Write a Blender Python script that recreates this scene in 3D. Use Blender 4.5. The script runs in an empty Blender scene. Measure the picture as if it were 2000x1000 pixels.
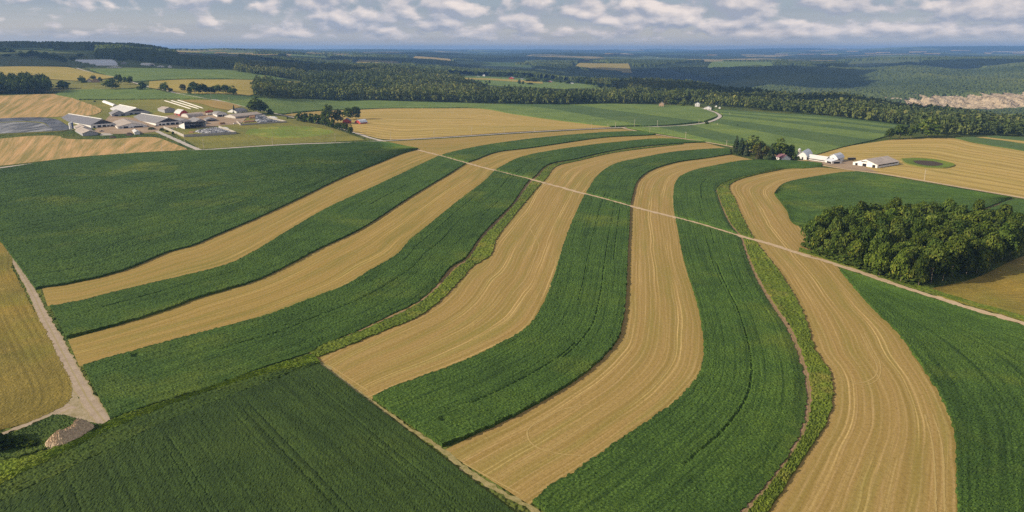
import bpy, math, random
import numpy as np
from mathutils import Vector
random.seed(7)
R = np.random.RandomState(11)
sc = bpy.context.scene
COL = sc.collection

# ------------------------------------------------------------------ camera geometry
CAMH, F = 110.0, 1428.0
PITCH = math.atan((500 - 97) / F)
CP, SP = math.cos(PITCH), math.sin(PITCH)

# terrain: per picture column a profile of (distance, ground level)
PROF = {
 -900: [(800,0),(1000,10),(1300,30),(2000,62),(2800,95),(3400,118),(4000,126),(6000,120),(12000,120),(40000,150)],
 0:    [(780,0),(1000,9),(1250,28),(1500,42),(2000,62),(2600,88),(3200,113),(3600,126),(4200,118),(6000,100),(12000,110),(40000,140)],
 250:  [(800,0),(1000,8),(1250,25),(1500,39),(2000,58),(2600,82),(3200,106),(3600,117),(4200,112),(6000,100),(12000,108),(40000,130)],
 420:  [(850,0),(1050,8),(1300,28),(1500,37),(2000,51),(2600,62),(3500,71),(5000,82),(7000,94),(10000,103),(18000,112),(40000,130)],
 700:  [(1300,0),(1600,5),(2000,20),(2500,35),(3200,36),(4000,36),(5500,52),(8000,67),(15000,91),(25000,113),(40000,130)],
 1000: [(1500,0),(2300,0),(3000,6),(3600,0),(4300,-10),(5200,3),(8000,20),(15000,62),(25000,104),(40000,130)],
 1300: [(1500,0),(2500,0),(2900,-35),(3600,-110),(4300,-95),(6000,2),(9000,17),(13000,20),(20000,62),(28000,112),(40000,130)],
 1600: [(1250,0),(1650,-6),(2000,-16),(2600,-115),(3000,-115),(3300,-98),(4500,-12),(5600,2),(8000,16),(11500,2),(18000,82),(25000,140),(40000,150)],
 1850: [(1000,0),(1300,-14),(1700,-31),(2200,-105),(2780,-108),(2800,-104),(2845,-72),(4100,-4),(5000,16),(6500,36),(9000,34),(14000,56),(18000,170),(40000,175)],
 2000: [(920,0),(1150,-12),(1480,-29),(2000,-105),(2680,-106),(2700,-102),(2745,-68),(4000,0),(4800,24),(6500,44),(9000,40),(14000,60),(18000,196),(40000,195)],
 2900: [(900,0),(1150,-8),(1480,-20),(2000,-105),(2680,-106),(2745,-68),(4000,0),(4800,24),(6500,44),(9000,40),(14000,60),(18000,196),(40000,195)],
}
LG = np.linspace(math.log(300), math.log(40000), 900)
_tab = []
for c in sorted(PROF):
    p = PROF[c]
    z = np.interp(np.exp(LG), [q[0] for q in p], [q[1] for q in p])
    k = 9 if c >= 1800 else 19
    ker = np.hanning(k + 2)[1:-1]; ker /= ker.sum()
    z = np.convolve(np.pad(z, k // 2, mode='edge'), ker, mode='valid')
    _tab.append(z)
TAB = np.array(_tab); COLS = np.array(sorted(PROF), float)

def H(X, Y):
    X = np.asarray(X, float); Y = np.asarray(Y, float)
    Yc = np.clip(Y, 301, 39999)
    c = np.clip(1000 + F * X / (Yc * CP + 30), COLS[0], COLS[-1] - 1)
    i = np.clip(np.searchsorted(COLS, c, side='right') - 1, 0, len(COLS) - 2)
    t = (c - COLS[i]) / (COLS[i + 1] - COLS[i]); t = t * t * (3 - 2 * t)
    q = (np.log(Yc) - LG[0]) / (LG[1] - LG[0])
    j = np.clip(q.astype(int), 0, len(LG) - 2); r = q - j
    za = TAB[i, j] * (1 - r) + TAB[i, j + 1] * r
    zb = TAB[i + 1, j] * (1 - r) + TAB[i + 1, j + 1] * r
    z = za * (1 - t) + zb * t
    w = np.clip((Y - 2300) / 2500, 0, 1)
    n = (np.sin(X / 310 + 1.3) * np.sin(Y / 420 + .4) * 5 + np.sin(X / 130 + Y / 210) * 2.5
         + np.sin(X / 800 + 2 + Y / 2600) * np.sin(Y / 900 + 1 + .6 * np.sin(X / 1500)) * 27 * np.clip((Y - 5000) / 6000, 0, 1))
    rav = -np.clip((Y - 3050) / 400, 0, 1) * np.abs(np.sin(X / 260 + 1.4 * np.sin(Y / 500))) * 26 * np.clip((Y - 2900) / 900, 0, 1) * np.clip((6500 - Y) / 1500, 0, 1) * np.clip((X - 200) / 800, 0, 1)
    return z + w * n + rav

SG = np.exp(np.linspace(math.log(60), math.log(39000), 1500))
def G(pts):
    """picture points (2000 x 1000) -> points on the ground"""
    P = np.asarray(pts, float).reshape(-1, 2)
    a = (P[:, 0] - 1000) / F; b = (500 - P[:, 1]) / F
    d = np.stack([a, CP + b * SP, -SP + b * CP], 1)
    hor = np.hypot(d[:, 0], d[:, 1]); d = d / hor[:, None]
    S = SG[None, :]
    X = d[:, :1] * S; Y = d[:, 1:2] * S; Z = CAMH + d[:, 2:3] * S
    below = Z < H(X, Y)
    k = np.where(below.any(1), below.argmax(1), len(SG) - 1); k = np.maximum(k, 1)
    n = np.arange(len(P))
    g0 = Z[n, k - 1] - H(X[n, k - 1], Y[n, k - 1]); g1 = Z[n, k] - H(X[n, k], Y[n, k])
    w = np.clip(g0 / (g0 - g1 + 1e-9), 0, 1)
    s = SG[k - 1] * (1 - w) + SG[k] * w
    x, y = d[:, 0] * s, d[:, 1] * s
    return np.stack([x, y, H(x, y)], 1)
def g1(x, y): return G([(x, y)])[0]
def mpp(p):
    """metres one picture pixel covers at ground point p"""
    return (p[1] * CP + (CAMH - p[2]) * SP) / F
def cy(col, Y):
    """ground point in picture column col at distance Y"""
    x = (col - 1000) / F * (Y * CP + 30)
    return np.array([x, Y, float(H(x, Y))])

# ------------------------------------------------------------------ object helpers
def tag(o, label=None, cat=None, group=None, kind=None):
    if label: o['label'] = label
    if cat: o['category'] = cat
    if group: o['group'] = group
    if kind: o['kind'] = kind
    return o
def link(name, data, parent=None):
    o = bpy.data.objects.new(name, data); COL.objects.link(o)
    if parent is not None: o.parent = parent
    return o
def empty(name, loc, label, cat, group=None):
    o = link(name, None); o.empty_display_size = 1
    o.location = [float(q) for q in loc]
    return tag(o, label, cat, group)
def qmesh(name, V, Q, mat, uv=None, tint=None, smooth=False):
    V = np.asarray(V, np.float32); Q = np.asarray(Q, np.int32)
    me = bpy.data.meshes.new(name)
    me.vertices.add(len(V)); me.vertices.foreach_set('co', V.ravel())
    me.loops.add(Q.size); me.loops.foreach_set('vertex_index', Q.ravel())
    me.polygons.add(len(Q))
    me.polygons.foreach_set('loop_start', np.arange(0, Q.size, 4, dtype=np.int32))
    me.polygons.foreach_set('loop_total', np.full(len(Q), 4, np.int32))
    if uv is not None:
        l = me.uv_layers.new(name='UVMap'); l.data.foreach_set('uv', np.asarray(uv, np.float32)[Q.ravel()].ravel())
    if tint is not None:
        at = me.attributes.new('tint', 'FLOAT', 'POINT'); at.data.foreach_set('value', np.asarray(tint, np.float32))
    me.materials.append(mat); me.update(calc_edges=True)
    me.polygons.foreach_set('use_smooth', np.full(len(Q), smooth))
    return me
class MB:
    """collects polygons of one part"""
    def __init__(s): s.v = []; s.f = []
    def poly(s, pts):
        i = len(s.v); s.v += [tuple(map(float, p)) for p in pts]; s.f.append(tuple(range(i, i + len(pts))))
    def loft(s, A, B, caps=True):
        n = len(A)
        for k in range(n): s.poly([A[k], A[(k + 1) % n], B[(k + 1) % n], B[k]])
        if caps: s.poly(A); s.poly(B)
    def box(s, o, ex, ey, ez):
        o, ex, ey, ez = map(np.asarray, (o, ex, ey, ez))
        A = [o, o + ex, o + ex + ey, o + ey]; s.loft(A, [p + ez for p in A])
    def tube(s, a, b, r0, r1, n=7):
        a, b = np.asarray(a, float), np.asarray(b, float); d = (b - a) / np.linalg.norm(b - a)
        u = np.cross(d, [0.3, 0.9, 0.2]); u /= np.linalg.norm(u); w = np.cross(d, u)
        A = [a + (u * math.cos(q) + w * math.sin(q)) * r0 for q in np.linspace(0, 2 * math.pi, n, endpoint=False)]
        B = [b + (u * math.cos(q) + w * math.sin(q)) * r1 for q in np.linspace(0, 2 * math.pi, n, endpoint=False)]
        s.loft(A, B)
    def mesh(s, name, mat):
        me = bpy.data.meshes.new(name); me.from_pydata(s.v, [], s.f); me.materials.append(mat); me.update(); return me
    def build(s, name, mat, parent=None): return link(name, s.mesh(name, mat), parent)

# ------------------------------------------------------------------ materials
class NT:
    def __init__(s, name, world=None):
        if world is None:
            s.m = bpy.data.materials.new(name); s.m.use_nodes = True; s.t = s.m.node_tree
        else: s.t = world.node_tree
        s.t.nodes.clear()
    def n(s, typ, **kw):
        nd = s.t.nodes.new(typ)
        for k, v in kw.items():
            if k.startswith('i_'):
                key = k[2:]; key = int(key) if key.isdigit() else key.replace('_', ' ')
                sock = nd.inputs[key]
                if hasattr(v, 'is_linked'): s.t.links.new(v, sock)
                else: sock.default_value = v
            else: setattr(nd, k, v)
        return nd
    def math(s, op, a, b=0.0, c=0.0, clamp=False):
        nd = s.n('ShaderNodeMath', operation=op, i_0=a, i_1=b, use_clamp=clamp)
        if op in ('MULTIPLY_ADD', 'SMOOTHSTEP'):
            s.t.links.new(c, nd.inputs[2]) if hasattr(c, 'is_linked') else setattr(nd.inputs[2], 'default_value', c)
        return nd.outputs[0]
    def ramp(s, fac, stops, interp='LINEAR'):
        nd = s.n('ShaderNodeValToRGB', i_0=fac); cr = nd.color_ramp; cr.interpolation = interp
        while len(cr.elements) < len(stops): cr.elements.new(0.5)
        for e, (p, c) in zip(cr.elements, stops):
            e.position = p; e.color = (*c, 1) if len(c) == 3 else c
        return nd.outputs[0]
    def mix(s, fac, a, b, mode='MIX'):
        nd = s.n('ShaderNodeMix', data_type='RGBA', blend_type=mode)
        for k, v in ((0, fac), (6, a), (7, b)):
            if hasattr(v, 'is_linked'): s.t.links.new(v, nd.inputs[k])
            else: nd.inputs[k].default_value = v if k == 0 else (*v, 1)
        return nd.outputs[2]
    def noise(s, vec, scale, detail=3, rough=.55, dist=0, out=0):
        nd = s.n('ShaderNodeTexNoise', i_Scale=scale, i_Detail=detail, i_Roughness=rough, i_Distortion=dist)
        s.t.links.new(vec, nd.inputs['Vector']); return nd.outputs[out]
    def mapv(s, vec, scale, loc=(0, 0, 0)):
        nd = s.n('ShaderNodeMapping', i_Scale=scale, i_Location=loc); s.t.links.new(vec, nd.inputs[0]); return nd.outputs[0]
    def pos(s): return s.n('ShaderNodeNewGeometry').outputs['Position']
    def uv(s): return s.n('ShaderNodeUVMap', uv_map='UVMap').outputs[0]
    def done(s, col, rough=.8, spec=.2, bump=None, bstr=.5, bdist=.3, metal=0.0):
        b = s.n('ShaderNodeBsdfPrincipled', i_Roughness=rough, i_Metallic=metal)
        b.inputs['Specular IOR Level'].default_value = spec
        if hasattr(col, 'is_linked'): s.t.links.new(col, b.inputs['Base Color'])
        else: b.inputs['Base Color'].default_value = (*col, 1)
        if bump is not None:
            bn = s.n('ShaderNodeBump', i_Strength=bstr, i_Distance=bdist, i_Height=bump); s.t.links.new(bn.outputs[0], b.inputs['Normal'])
        o = s.n('ShaderNodeOutputMaterial'); s.t.links.new(b.outputs[0], o.inputs[0]); return s.m

def plain(name, c, rough=.6, spec=.3, var=.25, scale=.6, metal=0):
    """a painted or metal surface with a little weathering"""
    t = NT(name); p = t.pos()
    n = t.noise(p, scale, 4, .65); n2 = t.noise(t.mapv(p, (1, 1, .15)), scale * 3, 2)
    f = t.math('MULTIPLY', n, n2)
    lo = tuple(q * (1 - var) for q in c); hi = tuple(min(1, q * (1 + var * .5)) for q in c)
    return t.done(t.ramp(f, [(.12, lo), (.4, hi)]), rough, spec, metal=metal)

def crop(name, dark, light, patch, pscale=.012, pcut=.62, fine=1.6, seed=0.0):
    t = NT(name); p = t.mapv(t.pos(), (1, 1, 1), (seed, seed * .7, 0))
    f1 = t.noise(p, fine, 3, .7); f2 = t.noise(p, .12, 3, .6)
    c = t.ramp(f1, [(.32, dark), (.7, light)])
    c = t.mix(t.math('MULTIPLY', t.ramp(f2, [(.35, (0, 0, 0)), (.7, (1, 1, 1))]), .35), c, tuple(q * .62 for q in dark))
    b = t.ramp(t.noise(p, pscale, 4, .6), [(pcut - .06, (0, 0, 0)), (pcut + .1, (1, 1, 1))])
    c = t.mix(t.math('MULTIPLY', t.math('MULTIPLY', b, t.ramp(f1, [(.2, (.3, .3, .3)), (.7, (1, 1, 1))])), .75), c, patch)
    uvs = t.uv()
    row = t.noise(t.mapv(uvs, (.62, .010, 1)), 1, 3, .7)
    c = t.mix(t.math('MULTIPLY', t.ramp(row, [(.36, (1, 1, 1)), (.54, (0, 0, 0))]), .55), c, tuple(q * .6 for q in dark))
    ux = t.n('ShaderNodeSeparateXYZ', i_0=uvs).outputs[0]
    ux = t.math('ADD', ux, t.math('MULTIPLY', t.noise(t.mapv(uvs, (.03, .01, 1)), 1, 2), 6))
    ln = t.ramp(t.math('FRACT', t.math('DIVIDE', ux, 3.1)), [(0, (1, 1, 1)), (.16, (0, 0, 0)), (.84, (0, 0, 0)), (1, (1, 1, 1))])
    c = t.mix(t.math('MULTIPLY', t.math('MULTIPLY', ln, t.noise(t.mapv(uvs, (.2, .03, 1)), 1, 2)), .6), c, tuple(q * .7 for q in dark))
    tone = t.ramp(t.noise(p, .018, 4, .65), [(.3, (.74, .78, .80)), (.5, (1, 1, 1)), (.72, (1.28, 1.14, .95))])
    c = t.mix(1.0, c, tone, 'MULTIPLY')
    return t.done(c, .75, .12, t.noise(p, fine * 2.2, 3, .7), .8, .5)

def stubble(name, base, light, dark, green=(.17, .16, .035), gcut=.6, lines=1.0, seed=0.0, uscale=1.0, swath=0):
    t = NT(name); u = t.mapv(t.uv(), (uscale, 1, 1), (seed, seed * 3, 0)); p = t.pos()
    s1 = t.noise(t.mapv(u, (.62, .006, 1)), 1, 5, .8)
    s2 = t.noise(t.mapv(u, (.16, .0035, 1)), 1, 2, .5)
    sp = t.noise(p, .9, 4, .75)
    c = t.ramp(s1, [(.33, dark), (.46, base), (.54, base), (.66, light)])
    c = t.mix(t.math('MULTIPLY', t.ramp(s2, [(.42, (0, 0, 0)), (.6, (1, 1, 1))]), .55), c, (base[0] * .76, base[1] * .84, base[2] * .66))
    # pairs of pale wheel tracks running along the strip
    ux = t.n('ShaderNodeSeparateXYZ', i_0=u).outputs[0]
    ux = t.math('ADD', ux, t.math('MULTIPLY', t.noise(t.mapv(u, (.02, .008, 1)), 1, 3, .6), 9))
    fr = t.math('FRACT', t.math('DIVIDE', ux, 11.5))
    lm = t.ramp(fr, [(.36, (0, 0, 0)), (.375, (1, 1, 1)), (.405, (1, 1, 1)), (.42, (0, 0, 0)), (.52, (0, 0, 0)), (.535, (1, 1, 1)), (.565, (1, 1, 1)), (.58, (0, 0, 0))])
    l2 = t.ramp(t.math('FRACT', t.math('DIVIDE', ux, 2.7)), [(0, (1, 1, 1)), (.2, (0, 0, 0)), (.8, (0, 0, 0)), (1, (1, 1, 1))])
    c = t.mix(t.math('MULTIPLY', t.math('MULTIPLY', l2, t.ramp(s1, [(.3, (0, 0, 0)), (.6, (1, 1, 1))])), .5), c, (light[0] * 1.12, light[1] * 1.08, light[2] * 1.25))
    l3 = t.ramp(t.math('FRACT', t.math('DIVIDE', ux, 4.3)), [(.4, (0, 0, 0)), (.5, (1, 1, 1)), (.6, (0, 0, 0))])
    c = t.mix(t.math('MULTIPLY', t.math('MULTIPLY', l3, t.noise(t.mapv(u, (.3, .02, 1)), 1, 2)), .55), c, tuple(q * .72 for q in dark))
    brk = t.ramp(t.noise(t.mapv(u, (.06, .01, 1)), 1, 2), [(.42, (0, 0, 0)), (.6, (1, 1, 1))])
    c = t.mix(t.math('MULTIPLY', t.math('MULTIPLY', lm, brk), .75 * lines), c, tuple(min(1, q * 1.35) for q in light))
    if swath:                      # windrow bands left by the mower
        us = t.n('ShaderNodeSeparateXYZ', i_0=t.uv()).outputs[0]
        us = t.math('ADD', us, t.math('MULTIPLY', t.noise(t.mapv(t.uv(), (.02, .006, 1)), 1, 3), 30))
        sw = t.math('SINE', t.math('MULTIPLY', us, 6.283 / swath))
        c = t.mix(t.math('MULTIPLY', t.ramp(sw, [(.45, (0, 0, 0)), (.95, (1, 1, 1))]), .5), c, tuple(q * .62 for q in dark))
    gm = t.ramp(t.noise(t.mapv(u, (.12, .008, 1), (0, 9, 0)), 1, 4, .65), [(gcut - .08, (0, 0, 0)), (gcut + .12, (1, 1, 1))])
    c = t.mix(t.math('MULTIPLY', gm, .7), c, green)
    c = t.mix(t.math('MULTIPLY', t.ramp(sp, [(.35, (1, 1, 1)), (.55, (0, 0, 0))]), .4), c, tuple(q * .55 for q in dark))
    return t.done(c, .9, .08, sp, .6, .25)

def soil(name, c, c2, scale=.35, edge=None):
    t = NT(name); p = t.pos()
    n = t.noise(p, scale, 5, .7); n2 = t.noise(p, scale * 9, 3, .7)
    col = t.ramp(n, [(.35, c2), (.65, c)])
    col = t.mix(t.math('MULTIPLY', n2, .5), col, tuple(q * .6 for q in c2))
    if edge is not None:       # ruts: grass down the middle and ragged sides, from the width coordinate
        u = t.n('ShaderNodeSeparateXYZ', i_0=t.uv()).outputs[0]
        w = t.math('ABSOLUTE', u)
        w = t.math('ADD', w, t.math('MULTIPLY', t.math('SUBTRACT', n2, .5), .7))
        g = t.ramp(w, [(.02, (1, 1, 1)), (.16, (0, 0, 0)), (.72, (0, 0, 0)), (.95, (1, 1, 1))])
        col = t.mix(t.math('MULTIPLY', g, .75), col, edge)
    return t.done(col, .9, .1, n2, .5, .15)

M = {}
M['corn'] = crop('corn_leaves', (.017, .049, .008), (.116, .196, .032), (.17, .2, .025), pcut=.60)
M['soy'] = crop('bean_leaves', (.025, .051, .009), (.074, .122, .023), (.09, .13, .018), pcut=.66, fine=2.2, seed=40)
M['soy2'] = crop('young_bean_leaves', (.030, .058, .009), (.086, .138, .022), (.13, .17, .022), pscale=.03, pcut=.58, fine=1.6, seed=45)
M['green_light'] = crop('pale_crop', (.11, .165, .036), (.16, .225, .05), (.18, .23, .045), fine=.8, seed=10)
M['green_dark'] = crop('deep_crop', (.062, .108, .030), (.098, .152, .04), (.12, .165, .035), fine=.8, seed=20)
M['weeds'] = crop('weedy_grass', (.065, .098, .011), (.17, .22, .026), (.23, .19, .045), pscale=.05, pcut=.6, fine=.8, seed=30)
M['verge'] = crop('long_grass', (.08, .13, .010), (.22, .30, .026), (.2, .2, .03), pscale=.04, pcut=.56, fine=.9, seed=50)
M['lawn'] = crop('mown_grass', (.155, .155, .028), (.25, .228, .05), (.14, .21, .025), pscale=.011, pcut=.6, fine=.4, seed=60)
M['lush'] = crop('lush_grass', (.13, .19, .022), (.23, .30, .04), (.42, .36, .09), pscale=.03, pcut=.56, fine=.5, seed=65)
M['hay'] = crop('cut_hay', (.18, .14, .026), (.30, .222, .05), (.15, .16, .02), pscale=.02, pcut=.56, fine=.6, seed=70)
M['tan'] = stubble('stubble', (.30, .206, .062), (.42, .303, .108), (.235, .155, .035), gcut=.56)
M['tan2'] = stubble('brown_stubble', (.302, .205, .068), (.43, .307, .125), (.24, .155, .041), green=(.22, .19, .045), gcut=.57, lines=1.1, seed=5)
M['gold'] = stubble('pale_stubble', (.41, .29, .09), (.50, .375, .14), (.29, .20, .05), green=(.2, .18, .04), gcut=.64, lines=.15, seed=9, uscale=.22, swath=17)
M['straw'] = stubble('straw_stubble', (.48, .30, .13), (.60, .40, .20), (.33, .21, .07), green=(.12, .14, .03), gcut=.50, lines=.2, seed=13, uscale=.9)
M['yellow'] = stubble('yellow_field', (.38, .29, .07), (.46, .37, .1), (.26, .2, .05), green=(.16, .18, .04), gcut=.6, lines=0, seed=17, uscale=.15, swath=22)
M['olive'] = stubble('hill_pasture', (.10, .115, .035), (.14, .14, .04), (.07, .09, .03), green=(.06, .1, .03), gcut=.5, lines=0, seed=21, uscale=.1)
M['dirt'] = soil('lane_dirt', (.56, .42, .29), (.44, .32, .20), .3, edge=(.30, .24, .09))
M['bare'] = soil('bare_soil', (.36, .23, .14), (.24, .15, .085), .4, edge=(.13, .13, .03))
M['track'] = soil('gravel_track', (.44, .35, .265), (.31, .24, .17), .3, edge=(.27, .22, .09))
M['apron'] = soil('worn_gravel', (.46, .37, .27), (.24, .20, .10), .25)
M['yard'] = soil('yard_gravel', (.40, .30, .21), (.27, .19, .12), .06)
M['asphalt'] = soil('road_surface', (.50, .45, .39), (.42, .37, .32), .08)
M['gravel'] = soil('gravel_stones', (.76, .58, .38), (.42, .31, .20), 1.6)
M['dry'] = soil('dry_grass', (.40, .32, .16), (.20, .18, .06), .5)
M['earth'] = soil('dark_earth', (.09, .065, .045), (.05, .038, .03), .3)

M['chaff'] = soil('pressed_straw', (.43, .315, .125), (.37, .262, .092), .6)
def leafmat(name, stops, trans=.18):
    t = NT(name)
    a = t.n('ShaderNodeAttribute', attribute_name='tint').outputs['Fac']
    c = t.ramp(a, stops)
    oi = t.n('ShaderNodeObjectInfo').outputs['Color']
    c = t.mix(1.0, c, oi, 'MULTIPLY')
    d = t.n('ShaderNodeBsdfDiffuse', i_Color=c); tr = t.n('ShaderNodeBsdfTranslucent', i_Color=c)
    mx = t.n('ShaderNodeMixShader', i_0=trans); t.t.links.new(d.outputs[0], mx.inputs[1]); t.t.links.new(tr.outputs[0], mx.inputs[2])
    o = t.n('ShaderNodeOutputMaterial'); t.t.links.new(mx.outputs[0], o.inputs[0]); return t.m
M['leaf'] = leafmat('tree_leaves', [(0, (.028, .048, .010)), (.4, (.054, .084, .016)), (.75, (.10, .135, .024)), (1, (.165, .175, .035))])
M['needle'] = leafmat('conifer_needles', [(0, (.02, .034, .014)), (.6, (.04, .058, .022)), (1, (.075, .08, .035))], .08)
M['wood'] = leafmat('wood_leaves', [(0, (.05, .07, .02)), (.4, (.095, .122, .034)), (.75, (.155, .172, .046)), (1, (.22, .21, .06))])
M['bark'] = plain('bark', (.26, .21, .16), .9, .1, .4, 2)
M['white'] = plain('white_paint', (.78, .75, .70), .5, .3, .15)
M['offwhite'] = plain('dusty_white_paint', (.62, .57, .50), .6, .3, .25)
M['roof_grey'] = plain('grey_metal_roof', (.23, .215, .21), .5, .4, .25, .15)
M['roof_dark'] = plain('slate_grey_roof', (.155, .15, .165), .5, .4, .25, .15)
M['roof_tan'] = plain('weathered_metal_roof', (.40, .335, .28), .6, .3, .25, .15)
M['roof_white'] = plain('white_metal_roof', (.58, .56, .53), .45, .4, .12)
M['roof_silver'] = plain('silver_metal_roof', (.58, .60, .63), .4, .5, .15)
M['roof_brown'] = plain('brown_shingles', (.20, .12, .085), .8, .2, .3)
M['roof_plum'] = plain('plum_shingles', (.20, .10, .12), .7, .2, .2)
M['grey_wall'] = plain('grey_cladding', (.36, .35, .36), .6, .3, .2)
M['red'] = plain('red_barn_paint', (.42, .06, .045), .7, .2, .3)
M['painted_void'] = plain('painted_dark_interior', (.018, .017, .02), .6, .2, .2)  # dark colour stands in for the unlit inside behind open doorways
M['curtain'] = plain('dark_vent_curtain', (.055, .05, .055), .7, .2, .3)
M['concrete'] = plain('concrete', (.42, .38, .33), .85, .15, .3, .4)
M['timber'] = plain('brown_timber', (.28, .16, .08), .8, .15, .35, .6)
M['pole'] = plain('pole_timber', (.55, .47, .36), .8, .15, .2)
M['film'] = plain('white_plastic_film', (.80, .77, .73), .35, .5, .1)
M['rubber'] = plain('rubber', (.03, .03, .03), .7, .2, .2)
M['glass'] = plain('window_glass', (.04, .05, .06), .15, .6, .1)
M['blue'] = plain('blue_paint', (.06, .10, .22), .35, .5, .15)
M['black'] = plain('black_paint', (.025, .025, .03), .35, .5, .15)
M['brick'] = plain('tan_cladding', (.42, .29, .19), .8, .2, .25)
M['cloud'] = plain('cloud', (.85, .85, .86), 1, 0, .05, .002)
def liner():
    t = NT('pond_liner'); p = t.pos(); n = t.noise(p, .05, 4, .6, 1.2)
    return t.done(t.ramp(n, [(.4, (.02, .02, .026)), (.62, (.09, .09, .10))]), .4, .5, n, .3, 1)
def slurry():
    t = NT('slurry_surface'); p = t.pos(); n = t.noise(t.mapv(p, (1, .35, 1)), .035, 4, .6, 1.5)
    return t.done(t.ramp(n, [(.36, (.03, .028, .03)), (.46, (.09, .085, .082)), (.62, (.26, .25, .245))]), .35, .5)
def tyres():
    t = NT('tyre_covered_film'); p = t.pos()
    v = t.n('ShaderNodeTexVoronoi', i_Scale=.55); t.t.links.new(p, v.inputs['Vector'])
    n = t.noise(p, .12, 3)
    f = t.math('ADD', v.outputs[0], t.math('MULTIPLY', t.math('SUBTRACT', n, .5), 1.2))
    return t.done(t.ramp(f, [(.25, (.025, .025, .03)), (.55, (.10, .10, .11)), (.72, (.34, .34, .36)), (.95, (.52, .52, .53))]), .5, .3, v.outputs[0], .6, .5)
M['liner'] = liner(); M['slurry'] = slurry(); M['tyres'] = tyres()
def terrain_mat():
    t = NT('land'); p = t.pos(); Y = t.n('ShaderNodeSeparateXYZ', i_0=p).outputs[1]; Z = t.n('ShaderNodeSeparateXYZ', i_0=p).outputs[2]
    g = t.ramp(t.noise(p, .02, 5, .65), [(.35, (.05, .085, .02)), (.6, (.13, .14, .03)), (.8, (.2, .18, .05))])
    g = t.mix(t.math('MULTIPLY', t.noise(p, .7, 3, .7), .5), g, (.03, .05, .012))
    fo = t.ramp(t.noise(p, .035, 4, .8), [(.35, (.016, .03, .010)), (.65, (.05, .07, .02))])
    v = t.n('ShaderNodeTexVoronoi', i_Scale=.0011); t.t.links.new(t.mapv(p, (1, .55, 0)), v.inputs['Vector'])
    vr = t.n('ShaderNodeSeparateColor', i_0=v.outputs['Color']).outputs[0]
    fld = t.ramp(vr, [(0, (.07, .11, .03)), (.3, (.12, .15, .045)), (.6, (.30, .24, .10)), (.85, (.5, .4, .25))], 'CONSTANT')
    vg = t.n('ShaderNodeSeparateColor', i_0=v.outputs['Color']).outputs[1]
    fm = t.math('MULTIPLY', t.math('GREATER_THAN', vg, .62), t.math('GREATER_THAN', t.noise(p, .0012, 3), .46))
    far = t.mix(fm, fo, fld)
    fac = t.ramp(t.math('DIVIDE', t.math('ADD', Y, t.math('MULTIPLY', t.noise(p, .004, 3), 400)), 6000.0), [(.38, (0, 0, 0)), (.45, (1, 1, 1))])
    c = t.mix(fac, g, far)
    return t.done(c, .95, .05, t.noise(p, .03, 5, .8), 1.0, 12)
M['land'] = terrain_mat()
def cliffmat():
    t = NT('pale_rock'); p = t.pos(); n = t.noise(t.mapv(p, (1, 1, .12)), .05, 5, .7)
    return t.done(t.ramp(n, [(.34, (.14, .11, .065)), (.5, (.42, .32, .20)), (.68, (.56, .44, .29))]), .95, .05, n, 1, 6)
M['cliff'] = cliffmat()

# ------------------------------------------------------------------ ground and fields
def build_ground():
    Ys = np.concatenate([[-600, -300, -100, 20], np.exp(np.linspace(math.log(60), math.log(29500), 320))])
    T = np.linspace(-1.7, 1.7, 300)
    YY, TT = np.meshgrid(Ys, T, indexing='ij'); XX = TT * (np.abs(YY) + 450)
    V = np.stack([XX, YY, H(XX, YY)], -1).reshape(-1, 3)
    r, c = len(Ys), len(T); a = (np.arange(r - 1)[:, None] * c + np.arange(c - 1)[None, :]).ravel()
    o = link('ground', qmesh('ground', V, np.stack([a, a + 1, a + c + 1, a + c], 1), M['land'], smooth=True))
    tag(o, 'rolling farmland and wooded hills reaching to the horizon', 'ground', kind='structure')
build_ground()

def crv(P, ground=False, seg=14):
    """smooth curve through picture points (or ground points)"""
    P = np.asarray(P, float) if ground else G(P)
    P = P[:, :2]
    if len(P) < 3:
        t = np.linspace(0, 1, seg * 2)[:, None]; return P[0] * (1 - t) + P[-1] * t
    Q = np.vstack([2 * P[0] - P[1], P, 2 * P[-1] - P[-2]]); out = []
    for i in range(1, len(Q) - 2):
        p0, p1, p2, p3 = Q[i - 1:i + 3]; ts = [0]
        for a, b in ((p0, p1), (p1, p2), (p2, p3)): ts.append(ts[-1] + max(np.linalg.norm(b - a), 1e-6) ** .5)
        t = np.linspace(ts[1], ts[2], seg, endpoint=False)[:, None]
        L = lambda a, b, ta, tb: a * (tb - t) / (tb - ta) + b * (t - ta) / (tb - ta)
        A1, A2, A3 = L(p0, p1, ts[0], ts[1]), L(p1, p2, ts[1], ts[2]), L(p2, p3, ts[2], ts[3])
        B1, B2 = L(A1, A2, ts[0], ts[2]), L(A2, A3, ts[1], ts[3])
        out.append(L(B1, B2, ts[1], ts[2]))
    return np.vstack(out + [P[-1:]])
def arclen(C): return np.concatenate([[0], np.cumsum(np.linalg.norm(np.diff(C, axis=0), axis=1))])
def resamp(C, fr):
    s = arclen(C); s /= s[-1]
    return np.stack([np.interp(fr, s, C[:, 0]), np.interp(fr, s, C[:, 1])], 1)
def dist_to(C, X, Y):
    """distance from points to polyline C"""
    C = C[::2] if len(C) > 60 else C
    best = np.full(X.shape, 1e9)
    for a, b in zip(C[:-1], C[1:]):
        d = b - a; L = (d ** 2).sum() + 1e-9
        t = np.clip(((X - a[0]) * d[0] + (Y - a[1]) * d[1]) / L, 0, 1)
        best = np.minimum(best, np.hypot(X - a[0] - t * d[0], Y - a[1] - t * d[1]))
    return best
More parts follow.
